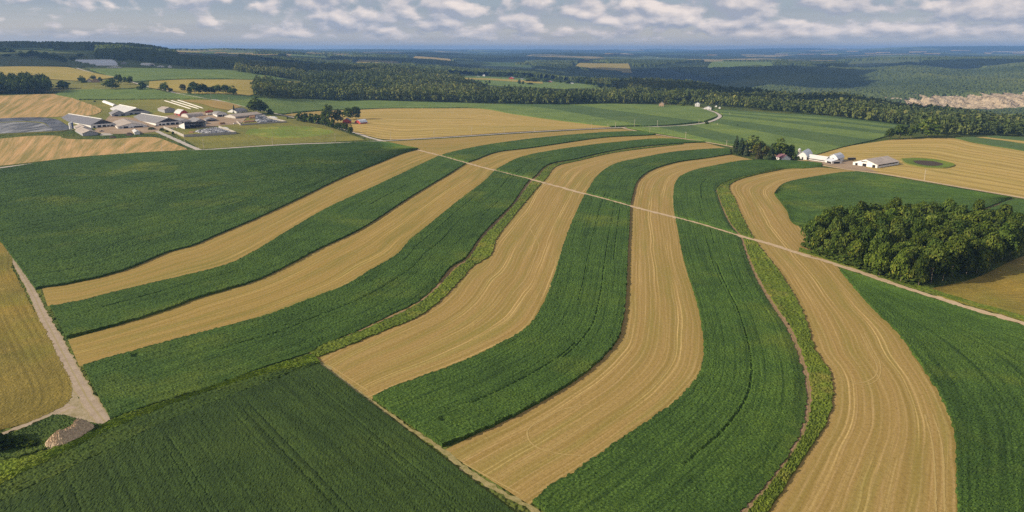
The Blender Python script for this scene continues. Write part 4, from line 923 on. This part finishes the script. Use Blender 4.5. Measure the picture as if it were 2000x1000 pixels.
barn((353,228.5),(369,231),(383,224.5),1.2,6.6,'beige arched quonset shed beside the red barn','roof_tan','offwhite',kind='arch',over=.2)
barn((381,244),(399,240),(367,236.5),4,8,'brownish grey gabled shed behind the commodity bays','roof_grey','grey_wall',doors=[(.1,.5,3),(.6,.9,3)])
barn((350,241.5),(371,239),(338,234.5),3.6,5.4,'low grey link shed joined to the longest barn','roof_grey','white',doors=[(.1,.4,2.8),(.5,.9,2.8)])
barn((403,238.5),(422,236),(398,234),3.4,5.4,'dark fronted lean shed with a white tank inside','roof_grey','grey_wall',doors=[(.1,.9,3)])
barn((424,229.5),(444,228),(415,225),4.6,7.8,'white shed with two wide dark doors','roof_grey','white',doors=[(.12,.5,4),(.56,.84,4)],kind='arch')
barn((460,232.5),(454,227),(512,226.5),3.8,6.6,'long low shed behind the second bunker silo','roof_tan','offwhite',win=[(.02,.48,.6,2.2)])
barn((462,222),(459,217.5),(484,219),3.6,7,'dark roofed house beside the big tree','roof_dark','white',name='house',cat='house',wmin=8,chimney=True,win=[(.1,.2,1,2.2),(.5,.6,1,2.2)])
# open fronted commodity shed
def open_shed():
    a, b, c = g1(361, 252.5), g1(403, 248.5), g1(346, 247.5)
    ex = (b - a)[:2]; W = np.linalg.norm(ex); ex /= W; ey = np.array([-ex[1], ex[0]])
    if ey @ (c - a)[:2] < 0: ey = -ey
    L = 16; ex3, ey3, ez = np.array([*ex, 0]), np.array([*ey, 0]), np.array([0, 0, 1.])
    e = empty('commodity_shed', a - ez * .3, 'tall open fronted feed shed with a white left side and dark inside', 'shed')
    q = MB()
    for u in (0, W - .3):
        A = [ex3 * u, ex3 * u + ey3 * L, ex3 * u + ey3 * L + ez * 5, ex3 * u + ez * 9]; q.loft(A, [k + ex3 * .3 for k in A])
    q.box(ey3 * L, ex3 * W, ey3 * .3, ez * 5); q.build('wall', M['white'], e)
    for k in range(1, 4):
        s = MB(); s.box(ex3 * W * k / 4 + ey3 * 2, ex3 * .3, ey3 * (L - 2.2), ez * 4); s.build('partition', M['curtain'], e)
    r = MB(); A = [ex3 * -.4 - ey3 * .6 + ez * 9.1, ex3 * (W + .4) - ey3 * .6 + ez * 9.1, ex3 * (W + .4) + ey3 * (L + .8) + ez * 4.95, ex3 * -.4 + ey3 * (L + .8) + ez * 4.95]
    r.loft(A, [k + ez * .3 for k in A]); r.build('roof', M['roof_grey'], e)
open_shed()
# bunker silos: concrete walls, and the covered feed heaped inside
def wall_run(e, P, h, t, o):
    for a, b in zip(P[:-1], P[1:]):
        d = (b - a)[:2]; n = np.array([-d[1], d[0]]) / np.linalg.norm(d) * t
        q = MB(); q.box(a - o - np.array([0, 0, .3]), np.array([*d, b[2] - a[2]]), np.array([*n, 0]), np.array([0, 0, h + .3])); q.build('wall', M['concrete'], e)
def bunker(px, h, label):
    P = G(px); e = empty('bunker_silo', P[0], label, 'silo'); wall_run(e, P, h, .5, P[0])
bunker([(320,251.5),(360,268.5),(462,262.5),(428,250.5)], 3.6, 'concrete bunker silo with a pale left wall facing the meadow')
bunker([(462,239),(470,246),(560,240),(512,228)], 2.8, 'smaller concrete bunker silo by the long shed')
def heap(name, px, h, mat, label, cat, n=26, rough=.25, flat=.55, kind=None):
    a, b, c, d = G(px); u = np.linspace(0, 1, n)
    U, V = np.meshgrid(u, u, indexing='ij'); P = (a[None, None] * ((1 - U) * (1 - V))[..., None] + b * (U * (1 - V))[..., None] + c * (U * V)[..., None] + d * ((1 - U) * V)[..., None])
    e = np.minimum(np.minimum(U, 1 - U), np.minimum(V, 1 - V)) * 2
    P[..., 2] = H(P[..., 0], P[..., 1]) + h * np.minimum(1, e / flat) ** .7 * (1 + rough * R.uniform(-1, 1, U.shape) * .3) - .1
    i = (np.arange(n - 1)[:, None] * n + np.arange(n - 1)[None, :]).ravel()
    o = link(name, qmesh(name, P.reshape(-1, 3), np.stack([i, i + 1, i + n + 1, i + n], 1), M[mat])); return tag(o, label, cat, kind=kind)
heap('silage_heap', [(378,258),(410,264),(457,260.5),(424,251)], 3.8, 'tyres', 'tyre weighted silage heap inside the larger bunker silo', 'heap', flat=.3)
heap('silage_heap', [(505,242.5),(552,239),(520,233),(497,235)], 3.0, 'tyres', 'tyre weighted silage heap in the smaller bunker silo', 'heap', flat=.3)
heap('silage_heap', [(497,233.5),(525,231),(518,224.5),(497,226)], 2.4, 'tyres', 'tyre covered heap behind the smaller bunker silo', 'heap', flat=.3)
heap('tarpaulin', [(424,253),(450,252.5),(446,249.5),(424,249.5)], 1.6, 'film', 'white sheet folded along the back of the larger silage heap', 'tarpaulin', flat=.6)
heap('tarpaulin', [(526,232.5),(545,232),(540,228.5),(522,228)], 1.8, 'film', 'white sheet along the back of the smaller silage heap', 'tarpaulin', flat=.6)
heap('timber_stack', [(486,233),(500,232.5),(500,227.5),(486,228)], 2.6, 'timber', 'brown timber stack beside the long shed', 'stack', n=8, flat=.2)
heap('timber_stack', [(474,241),(500,239),(500,236),(474,238)], 2.0, 'timber', 'rusty brown boards along the smaller bunker silo', 'stack', n=8, flat=.2)
heap('soil_heap', [(246,265),(259,265),(258,260.5),(247,260)], 2.6, 'earth', 'dark soil heap near the tiny white shed', 'heap', flat=1)
heap('soil_heap', [(213,270),(228,270),(226,266.5),(214,266.5)], 1.6, 'earth', 'flat dark heap at the edge of the straw field', 'heap', flat=1)
heap('scrap_heap', [(366,260.5),(378,261),(384,257),(370,256.5)], 1.2, 'timber', 'rust brown scrap lying in the larger bunker silo', 'heap', n=8, flat=.5)
heap('gravel_apron', [(194,265),(223,264),(219,259.5),(194,259)], .5, 'concrete', 'grey concrete slab beside the low shed', 'slab', n=6, flat=.2, kind='structure')
# silage bags
for x0, y0, x1, y1, nm in [(320,197,374,214,'lowest'),(333,197,389,213.5,'middle'),(346,196,397.5,212.5,'uppermost')]:
    a, b = g1(x0, y0), g1(x1, y1); q = []; n = 30
    for k in range(n):
        t = k / (n - 1); c = a * (1 - t) + b * t; c[2] = float(H(c[0], c[1])); d = (b - a)[:2] / np.linalg.norm((b - a)[:2]); nn = np.array([-d[1], d[0]])
        rr = 1.25 * min(1, (min(t, 1 - t) * n + .3) / 2.2) * random.uniform(.93, 1.05)
        q.append([(c[0] + nn[0] * rr * 1.1 * math.cos(s), c[1] + nn[1] * rr * 1.1 * math.cos(s), c[2] + .4 + rr * math.sin(s) * 1.1) for s in np.linspace(-.3, math.pi + .3, 9)])
    V = np.array(q).reshape(-1, 3); i = (np.arange(n - 1)[:, None] * 9 + np.arange(8)[None, :]).ravel()
    tag(link('silage_bag', qmesh('silage_bag', V, np.stack([i, i + 1, i + 10, i + 9], 1), M['offwhite'], smooth=True)), nm + ' of the three long white silage bags on the grass', 'silage bag', 'long white silage bags')
def hoop(a, b, r, label):
    a, b = g1(*a), g1(*b); d = (b - a)[:2] / np.linalg.norm((b - a)[:2]); nn = np.array([-d[1], d[0]]); s = np.linspace(0, math.pi, 11)
    e = empty('hoop_house', a, label, 'hoop house')
    ring = lambda c: [np.array([c[0] - a[0] + nn[0] * r * math.cos(k), c[1] - a[1] + nn[1] * r * math.cos(k), c[2] - a[2] - .2 + r * math.sin(k)]) for k in s]
    A, B = ring(a), ring(b); q = MB()
    for k in range(10): q.poly([A[k], A[k + 1], B[k + 1], B[k]])
    q.build('cover', M['film'], e)
    q = MB(); q.poly(A); q.poly(B); q.build('end_wall', M['offwhite'], e)
hoop((225,208), (204,200), 3.6, 'white rounded hoop house behind the white roofed barn')
# feed bins
for x, y, mt, lab in [(138.5,255,'white','white feed bin at the corner of the dark roofed barn'),(142,253.5,'blue','pale blue feed bin at the corner of the dark roofed barn'),(1560,309.5,'concrete','small grey silo beside the white gambrel barn')]:
    P = g1(x, y); e = empty('feed_bin', P, lab, 'silo'); m = MB(); m.tube((0, 0, 2), (0, 0, 9.5), 1.6, 1.6, 12); m.tube((0, 0, .9), (0, 0, 2), .4, 1.6, 12); m.build('bin', M[mt], e)
    m = MB(); m.tube((0, 0, 9.5), (0, 0, 10.6), 1.7, .3, 12); m.build('lid', M['roof_silver'], e)
    for sx, sy in ((1, 1), (1, -1), (-1, 1), (-1, -1)): m = MB(); m.tube((sx * 1.1, sy * 1.1, -.3), (sx * 1.1, sy * 1.1, 3), .12, .12, 5); m.build('leg', M['roof_silver'], e)

# lagoon with raised grassy rim, liner and slurry
def lagoon(px, label, w=(1.0, .93, .80), hgt=2.2, water='slurry', bank='liner', label2='', shift=0):
    P = crv(px + [px[0]])[:-1]; c = P.mean(0); n = len(P)
    ring = lambda k, z, o=0: np.column_stack([c + (P - c) * k + o, H(*(c + (P - c) * k + o).T) + z])
    j = np.arange(n); j2 = (j + 1) % n
    sh = np.array([0, -shift])
    def band(name, A, B, mat, lab, cat, kind='structure'):
        V = np.vstack([A, B]); tag(link(name, qmesh(name, V, np.stack([j, j2, n + j2, n + j], 1), mat)), lab, cat, kind=kind)
    band('embankment', ring(w[0] * 1.05, -3), ring(w[1], hgt), M['lawn'], 'grassy bank around ' + label, 'embankment')
    band('pond_liner', ring(w[1], hgt), ring(w[2], .35, sh), M[bank], 'black sloping liner of ' + label, 'liner')
    V = ring(w[2] * 1.02, .45, sh); q = MB(); cc = np.array([*(c + sh), float(H(*(c + sh))) + .45])
    for k in range(n): q.poly([V[k], V[(k + 1) % n], cc])
    o = None
    o = q.build('slurry_pond' if water == 'slurry' else 'pond', M[water]); tag(o, label2, 'pond', kind='structure')
lagoon([(-90,234),(0,232.5),(60,230.5),(105,233),(128,243),(140,253.5),(125,257),(70,260),(0,263.5),(-90,267)], 'the slurry lagoon', label2='grey streaked slurry lagoon left of the dairy barns', w=(1.0, .97, .72), hgt=1.4, shift=14)
lagoon([(1754,310.5),(1785,309.5),(1825,312),(1852,317),(1870,323.5),(1848,330),(1808,329),(1770,322)], 'the small manure pond', w=(1, .9, .5), hgt=1.1, water='earth', bank='verge', label2='small dark manure pond behind the long white barn')

# the white farm at the right
barn((1575,312.5),(1559,310),(1586,306),4.0,8.4,'tall white gambrel barn at the left end of the white farm','roof_silver','white',kind='gambrel',doors=[(.35,.5,3)],W=9.5)
barn((1611,317),(1618,312),(1576,311.8),2.6,5.4,'long low white barn joined to the gambrel barn','roof_white','white',win=[(.02,.98,1.1,1.9)],W=9)
barn((1624,320.5),(1632,317),(1611.5,317.3),2.8,4.4,'small white lean shed with an open front','roof_silver','white',win=[(.05,.75,.6,2.3)],doors=[(.2,.8,2.4)])
barn((1635,317.5),(1618,313),(1648,313.8),4.4,8.2,'second white gambrel barn with a large dark door','roof_silver','white',kind='gambrel',doors=[(.4,.55,4.6,3.4)],win=[(.15,.4,.1,3.2)],W=9.5)
barn((1713,328.5),(1667,322),(1755,321.5),3.4,7.4,'long white pole barn with three dark doors','roof_tan','white',doors=[(.08,.2,3.0),(.44,.6,3.2),(.8,.9,2.8),(.42,.66,5.4,4.6)],win=[(.06,.94,2.2,3.1)])
barn((1527,314),(1532,310.5),(1514.5,310.5),3,6,'small white house with a plum red roof under the trees','roof_plum','white',name='house',cat='house',wmin=7,win=[(.15,.3,1,2.2),(.6,.75,1,2.2)],chimney=True)
patch('farm_yard', [(1575,314),(1612,322),(1660,331),(1716,337)], [(1590,309),(1640,313),(1668,314.5),(1690,327)], M['yard'], 'bare yard between the white barns', 'yard', lift=.25)
# red farmstead
barn((684.5,242),(671,240.5),(691,236.5),5,8.4,'red farmhouse with white windows under the trees','roof_dark','red',name='house',cat='house',wmin=9,L=14,doors=[(.2,.3,3.4,2),(.42,.52,3.4,2),(.66,.76,3.4,2)],chimney=True)
barn((704,243.2),(695.5,242),(714,242.2),3.4,7,'small red barn with a silver roof at the edge of the golden field','roof_silver','red',kind='gambrel',doors=[(.35,.65,2.6)],L=14,wmin=8)
# other houses
barn((1296,209.5),(1288,208.5),(1300,207),7,10,'tan house at the left of the houses by the wood','roof_tan','brick',name='house',cat='house',L=10,wmin=9,doors=[(.2,.35,3,1.5),(.6,.75,3,1.5)])
barn((1366,208.5),(1358,207.5),(1369,206.5),6,8.6,'white two storey house by the bend of the road','roof_silver','white',name='house',cat='house',L=9,wmin=8,doors=[(.2,.32,2.4,1),(.6,.72,2.4,1),(.2,.32,5,3.6),(.6,.72,5,3.6)])
barn((1389,214.3),(1377,212.5),(1394,211.5),3,6,'low white house nearest the bend of the road','roof_white','white',name='house',cat='house',L=14,wmin=11,doors=[(.2,.35,2.2,1),(.55,.8,2.2,1)])
barn((1400,209),(1397.5,208.6),(1402,208.2),2.4,3.4,'tiny white shed right of the two storey house','roof_white','white',name='shed',cat='shed',L=4,wmin=3.5)
barn((1407,212),(1404.5,211.6),(1409,211.2),2.4,3.4,'tiny pale shed at the edge of the crop bands','roof_white','white',name='shed',cat='shed',L=4,wmin=3.5)
barn((179,161.5),(169,161),(183,159),4,8,'left wing of the brown roofed farmhouse','roof_brown','offwhite',name='house',cat='house',L=14,wmin=10)
barn((194,162),(181,161),(197,159.5),4.5,9,'main part of the brown roofed farmhouse in the pasture','roof_brown','brick',name='house',cat='house',L=14,wmin=12,chimney=True)
# distant dairy on the hill
for x, y, ln, lab in [(147.5,120.5,66,'first'),(154,122,64,'second'),(161,123.8,60,'third'),(175,126.3,50,'fourth'),(187,129.3,40,'fifth')]:
    barn((x, y),(x - 6, y - .1),(x + ln, y + 0.2),3.6,6.8,lab + ' of the distant long white gabled barns counted from the left','roof_silver','white',group='distant long white barns',W=8.5,L=mpp(g1(x, y)) * ln)
e, q, W, L = barn((237,133.5),(211,132.8),(239,131),3.5,5.5,'distant white shed with slanted bays','roof_white','white',doors=[(.05 + k * .155, .14 + k * .155, 3) for k in range(6)],L=12,wmin=30)
barn((303,129.3),(294,128.8),(282,127),3,9,'distant arched white barn with a dark end','roof_white','offwhite',kind='arch',doors=[(.2,.8,4.5)],wmin=18,L=44)
barn((320,132.2),(306,131.8),(323,130.5),4,6.5,'distant low white shed right of the arched barn','roof_white','white',doors=[(.4,.7,3)],L=12,wmin=18)
barn((335,133.3),(328,133),(338,131.6),5,8,'distant small white house at the right of the hill dairy','roof_silver','white',name='house',cat='house',L=10,wmin=9)
barn((247,125.5),(239,125.3),(249,124),4,6,'distant small grey shed behind the slanted bays','roof_silver','grey_wall',L=10,wmin=14)
# far scattered buildings
FB = [(947,149,9,'white',8),(936,150.5,14,'roof_silver',4),(1003,155.5,18,'red',10),(1021,156.3,10,'grey_wall',6),(1078,161.8,18,'red',7),(1120,164.8,16,'white',6),(1226,181,8,'white',6),(1240,184.5,9,'white',6),(1267,183.5,8,'white',5),
 (377,101,22,'roof_silver',7),(408,101.5,12,'white',9),(455,102.6,16,'white',8),(487,104,26,'white',7),(494,102,8,'white',10),(505,106,30,'white',7),(517,104.5,9,'white',10),(560,108.5,18,'white',8),(620,116.5,11,'white',12),(690,124.5,18,'white',6),(704,125,10,'white',7),(765,130,13,'white',6),
 (1290,119.5,16,'white',6),(1311,119.8,14,'white',6),(1285,113.5,12,'white',8),(1920,137,20,'white',8),(1908,136,10,'roof_silver',7),(1700,131.5,24,'brick',6),(1380,110.5,30,'white',8),(1062,199.5,3,'white',5),(18,88,20,'white',6),(34,88,12,'white',6),(200,91.5,12,'white',9)]
for x, y, w, mt, h in FB:
    P = g1(x, y); m = mpp(P)
    barn((x, y),(x - w / m / 2.0 if False else x - 4, y),(x + 3, y - .6),h * .6,h,'small far ' + {'white':'white','red':'red','roof_silver':'silver','grey_wall':'grey','brick':'tan'}[mt] + ' farm building among the distant fields','roof_silver',mt,W=w,L=w * .6,name='farm_building',cat='building',group='far farm buildings')
# ------------------------------------------------------------------ poles
for k, (x, y, hp) in enumerate([(245,302.5,21),(317,298.5,18),(361,280.5,23),(398,291.5,19),(532.6,283.5,17),(655,280,19),(763,274,16.5),(848,271,17),(921,264,15),(985,259.5,11),(1044,258,8),(1155,252.5,11.5),(1187,249.5,8),(1202,250,11.5),(1239,247.3,13.5),(1284,247.3,12),(1269,259.3,9),(1339,271.5,13.5),(1419,285.5,12),(1365,240,7),(1425,226,6),(1401,246.5,6),(1805,353.5,23),(382,187.5,11.5),(413,194.5,14),(448,202.5,12),(571,229.5,12),(664,240,9),(282.5,258,10)]):
    P = g1(x, y); h = hp * mpp(P) * 1.03
    near = [(245,'by the straw field, left of the farm driveway'),(317,'by the straw field, right of the other one'),(361,'beside the bunker silo wall'),(398,'at the mouth of the farm driveway'),(532.6,'along the meadow, left of the two'),(655,'along the meadow, right of the two'),(1805,'standing alone by the road below the golden field'),(382,'thick, in front of the tree belt'),(1239,'tallest, at the road fork'),(1339,'beside the narrow road, left of the pine trees')]
    lab = next((t for a, t in near if a == x), None)
    e = empty('utility_pole', P, 'pale utility pole ' + (lab or 'in the line along the roads'), 'pole', 'utility poles along the roads')
    m = MB(); m.tube((0, 0, -.3), (0, 0, h), .2, .15, 7); m.build('post', M['pole'], e)
    m = MB(); m.box((-1.2, -.08, h - 1.1), (2.4, 0, 0), (0, .16, 0), (0, 0, .16)); m.build('crossarm', M['pole'], e)
# mailbox on its post
e = empty('mailbox', g1(362, 290.5), 'dark mailbox on a white post at the driveway mouth', 'mailbox')
m = MB(); m.box((-.15, -.15, -.2), (.3, 0, 0), (0, .3, 0), (0, 0, 1.6)); m.build('post', M['white'], e)
m = MB(); m.box((-.35, -.6, 1.4), (.7, 0, 0), (0, 1.2, 0), (0, 0, .6)); m.tube((0, -.6, 2.0), (0, .6, 2.0), .35, .35, 10); m.build('box', M['black'], e)
# ------------------------------------------------------------------ vehicles
def vehicle(x, y, az, mat, label, kind='car', cat='car'):
    e = empty('pickup_truck' if kind == 'pickup' else ('farm_trailer' if kind == 'trailer' else 'car'), g1(x, y), label, cat); e.rotation_euler = (0, 0, az); e.location[2] += .25
    L = 5.2 if kind != 'trailer' else 7.5; b = MB()
    if kind == 'trailer':
        A = [(-L/2, -1.2, .9), (L/2, -1.2, .9), (L/2, 1.2, .9), (-L/2, 1.2, .9)]; b.loft([np.array(p, float) for p in A], [np.array((p[0] * 1.03, p[1] * 1.15, 2.9)) for p in A]); b.build('body', M[mat], e)
        q = MB(); q.box((L/2, -.1, .7), (1.8, 0, 0), (0, .2, 0), (0, 0, .2)); q.build('drawbar', M['black'], e)
    else:
        pr = [(-2.6,.45),(2.6,.45),(2.6,.95),(1.2,1.1),(-2.6,1.1)]
        b.loft([np.array((u, -.95, z)) for u, z in pr], [np.array((u, .95, z)) for u, z in pr]); b.build('body', M[mat], e)
        cb = [(-1.9,1.1),(1.1,1.1),(.4,1.75),(-1.4,1.75)] if kind == 'car' else [(-.6,1.1),(1.2,1.1),(.6,1.85),(-.5,1.85)]
        q = MB(); q.loft([np.array((u, -.82, z)) for u, z in cb], [np.array((u, .82, z)) for u, z in cb]); q.build('cabin', M['glass'], e)
    for sx in (-1.6, 1.6):
        for sy in (-1, .78):
            w = MB(); w.tube((sx, sy, .38), (sx, sy + .22, .38), .4, .4, 12); w.build('wheel', M['rubber'], e)
vehicle(199,257.5,.3,'blue','dark blue pickup parked by the big dark roofed barn','pickup','pickup')
vehicle(237,252.5,.2,'white','white car at the corner of the milking parlour')
vehicle(335,253.5,.6,'white','white pickup parked inside the bunker silo','pickup','pickup')
vehicle(349,250.5,.8,'white','white car by the side of the feed shed')
vehicle(306,247.5,.4,'black','black car in front of the longest barn')
vehicle(406,221,.4,'red','red farm trailer left of the white shed with dark doors','trailer','trailer')
vehicle(411,219.5,.1,'red','red farm trailer standing behind another one','trailer','trailer')
vehicle(409,225.5,.9,'offwhite','dusty white farm trailer in front of the red ones','trailer','trailer')
vehicle(434,243.5,.9,'timber','rusty brown trailer at the smaller bunker silo','trailer','trailer')
vehicle(1663,314,.1,'black','black trailer parked above the white farm yard','trailer','trailer')
vehicle(459,242.5,.9,'white','white pickup by the end of the smaller bunker silo','pickup','pickup')
# ------------------------------------------------------------------ gravel heap in the near corner
def gravel():
    a, b = g1(98, 874), g1(176, 834); ax = (b - a)[:2]; L = np.linalg.norm(ax); ax /= L; nx = np.array([-ax[1], ax[0]]); n = 60
    u = np.linspace(-1.12, 1.12, n); U, V = np.meshgrid(u, u, indexing='ij'); c = (a + b)[:2] / 2
    wid = L * .30 * (1 - .12 * np.sin(U * 3))
    X = c[0] + ax[0] * U * L * .54 + nx[0] * V * wid; Y = c[1] + ax[1] * U * L * .54 + nx[1] * V * wid
    d1 = np.hypot((U + .42) / .66, V); d2 = np.hypot((U - .45) / .62, V * 1.1)
    z = np.maximum(3.6 * np.clip(1 - d1, 0, 1) ** .8, 4.4 * np.clip(1 - d2, 0, 1) ** .8)
    z = np.maximum(z, 3.0 * np.clip(1 - np.hypot(U / 1.0, V * 1.05), 0, 1) ** .6) * (1 + .18 * R.uniform(-1, 1, U.shape)) + R.uniform(-.2, .2, U.shape)
    Z = H(X, Y) + np.where(z > .15, z, -.4)
    i = (np.arange(n - 1)[:, None] * n + np.arange(n - 1)[None, :]).ravel()
    tag(link('gravel_heap', qmesh('gravel_heap', np.stack([X, Y, Z], -1).reshape(-1, 3), np.stack([i, i + 1, i + n + 1, i + n], 1), M['gravel'])), 'double humped heap of pale gravel on the grass bank', 'heap')
gravel()
# ------------------------------------------------------------------ air, clouds, light, camera
EL = math.radians(27); SD = np.array([-.975, -.222])      # ground direction towards the sun
def haze():
    t = NT('haze'); v = t.n('ShaderNodeVolumePrincipled', i_Color=(.25, .49, .96, 1), i_Density=HAZE, i_Anisotropy=.1)
    o = t.n('ShaderNodeOutputMaterial'); t.t.links.new(v.outputs[0], o.inputs['Volume'])
    m = MB(); m.box((-70000, -4000, -150), (140000, 0, 0), (0, 34500, 0), (0, 0, 150 + 232)); tag(m.build('haze', t.m), 'thin blue haze over the whole countryside', 'haze', kind='stuff')
HAZE = 6.8e-5
haze()
def cloud(col, Y, rx, ry, alt=900, seed=0):
    """a flat bottomed cloud whose shadow falls at picture column col, distance Y"""
    P = cy(col, Y); off = (alt - P[2]) / math.tan(EL); c = P[:2] + SD * off; n = 28
    u = np.linspace(-1, 1, n); U, V = np.meshgrid(u, u, indexing='ij')
    q = np.hypot(U, V); w = .72 + .5 * vnoise(U * 500, V * 500, .008, seed)
    top = np.clip(1 - (q / w) ** 2, 0, 1) ** .5
    keep = top > 0
    def side(z): return np.stack([c[0] + U * rx, c[1] + V * ry, z], -1).reshape(-1, 3)
    zt = alt + top * min(rx, ry) * .35 * (.7 + .6 * R.rand(n, n)); zb = alt - top * 18
    i = (np.arange(n - 1)[:, None] * n + np.arange(n - 1)[None, :]); ok = (keep[:-1, :-1] & keep[1:, :-1] & keep[1:, 1:] & keep[:-1, 1:]); i = i[ok]
    Q = np.stack([i, i + n, i + n + 1, i + 1], 1)
    V3 = np.vstack([side(zt), side(zb)]); Q = np.vstack([Q, Q[:, ::-1] + n * n])
    tag(link('cloud', qmesh('cloud', V3, Q, M['cloud'], smooth=True)), 'low cumulus cloud drifting over the countryside', 'cloud', 'cumulus clouds overhead', 'structure')
for k, (c, Y, rx, ry) in enumerate([(210,2450,850,380),(60,3500,900,420),(430,2750,330,420),(640,4700,1300,600),(1080,2080,300,90),(1400,4700,900,1000),(1900,5300,1000,600),(1450,2150,420,300),(1000,7500,1300,700),(1900,1650,500,130),(1500,11000,2500,600),(1150,3900,420,420),(600,9000,2000,600)]):
    cloud(c, Y, rx, ry, 1000, k)
w = bpy.data.worlds.new('World'); sc.world = w; w.use_nodes = True
t = NT('', w)
sky = t.n('ShaderNodeTexSky', sky_type='NISHITA', sun_disc=False, sun_elevation=EL, sun_rotation=math.atan2(SD[0], SD[1]), altitude=400, air_density=1.2, dust_density=2.0, ozone_density=1.5)
tc = t.n('ShaderNodeTexCoord').outputs['Generated']
xyz = t.n('ShaderNodeSeparateXYZ', i_0=tc); dx, dy, dz = xyz.outputs
az = t.math('ARCTAN2', dx, dy); el = t.math('ARCSINE', dz)
# cumulus seen edge on: wide and low, smaller towards the horizon
ev = t.math('POWER', t.math('MAXIMUM', el, .0005), .62)
def cl(sx, sy, ox, oy, det):
    v = t.n('ShaderNodeCombineXYZ', i_0=t.math('MULTIPLY_ADD', az, sx, ox), i_1=t.math('MULTIPLY_ADD', ev, sy, oy)).outputs[0]
    return t.noise(v, 1, det, .52, .15)
def puff(ox, oy):
    v = t.n('ShaderNodeCombineXYZ', i_0=t.math('MULTIPLY_ADD', az, 40, ox * 2), i_1=t.math('MULTIPLY_ADD', ev, 32, oy * 1.6)).outputs[0]
    nv_ = t.n('ShaderNodeTexVoronoi', feature='SMOOTH_F1', i_Scale=1.0, i_Smoothness=.35); t.t.links.new(v, nv_.inputs['Vector']); return nv_.outputs[0]
def dens(ox, oy): return t.math('ADD', cl(19, 19, 3.0 + ox, oy, 8), t.math('MULTIPLY', t.math('SUBTRACT', .5, puff(ox, oy)), .20))
n1 = dens(0, 0); n1s = dens(.10, .30); cov = cl(3.4, 12, 9, 2, 2)
big = t.n('ShaderNodeMapRange', i_0=el, i_1=.006, i_2=.055).outputs[0]
right = t.n('ShaderNodeMapRange', i_0=az, i_1=-.55, i_2=.25, i_3=-.06, i_4=.055).outputs[0]
d = t.math('ADD', t.math('ADD', n1, t.math('MULTIPLY', t.math('SUBTRACT', cov, .5), .35)), t.math('ADD', right, t.math('MULTIPLY', big, .05)))
mask = t.n('ShaderNodeMapRange', i_0=d, i_1=.455, i_2=.565).outputs[0]
lit = t.n('ShaderNodeMapRange', i_0=t.math('SUBTRACT', n1, n1s), i_1=-.10, i_2=.20).outputs[0]
cc = t.mix(lit, (.42, .45, .53), (1.0, .88, .81))
hz = t.mix(t.n('ShaderNodeMapRange', i_0=el, i_1=.003, i_2=.05).outputs[0], (1.05, .97, .90), (.38, .46, .60))
mid = t.mix(.62, t.mix(1.0, sky.outputs[0], (.115, .115, .115), 'MULTIPLY'), hz)
mid = t.mix(t.n('ShaderNodeMapRange', i_0=cl(3, 26, 1, 5, 4), i_1=.4, i_2=.7, i_3=0, i_4=.45).outputs[0], mid, (.34, .38, .46))
fin = t.mix(t.math('MULTIPLY', mask, t.n('ShaderNodeMapRange', i_0=el, i_1=.006, i_2=.02).outputs[0]), mid, cc)
fin = t.mix(1.0, fin, (6.6, 6.6, 6.6), 'MULTIPLY')
bg = t.n('ShaderNodeBackground', i_0=fin, i_1=.1)
t.t.links.new(bg.outputs[0], t.n('ShaderNodeOutputWorld').inputs[0])
ld = bpy.data.lights.new('sun', 'SUN'); ld.energy = 4.6; ld.angle = math.radians(.55); ld.color = (1, .88, .70)
so = link('sun', ld); so.rotation_euler = Vector((-SD[0] * math.cos(EL), -SD[1] * math.cos(EL), -math.sin(EL))).to_track_quat('-Z', 'Y').to_euler()
cd = bpy.data.cameras.new('camera'); cam = link('camera', cd); cam.location = (0, 0, CAMH); cam.rotation_euler = (math.pi / 2 - PITCH, 0, 0)
cd.sensor_width = 36; cd.lens = 36 * F / 2000; cd.clip_start = 1; cd.clip_end = 90000; sc.camera = cam
vs = sc.view_settings; vs.view_transform = 'Standard'; vs.look = 'None'; vs.exposure = .5; vs.gamma = 1
cy_ = sc.cycles; cy_.use_denoising = False; cy_.volume_bounces = 0; cy_.max_bounces = 3; cy_.diffuse_bounces = 1; cy_.glossy_bounces = 1; cy_.transmission_bounces = 2; cy_.caustics_reflective = False; cy_.caustics_refractive = False
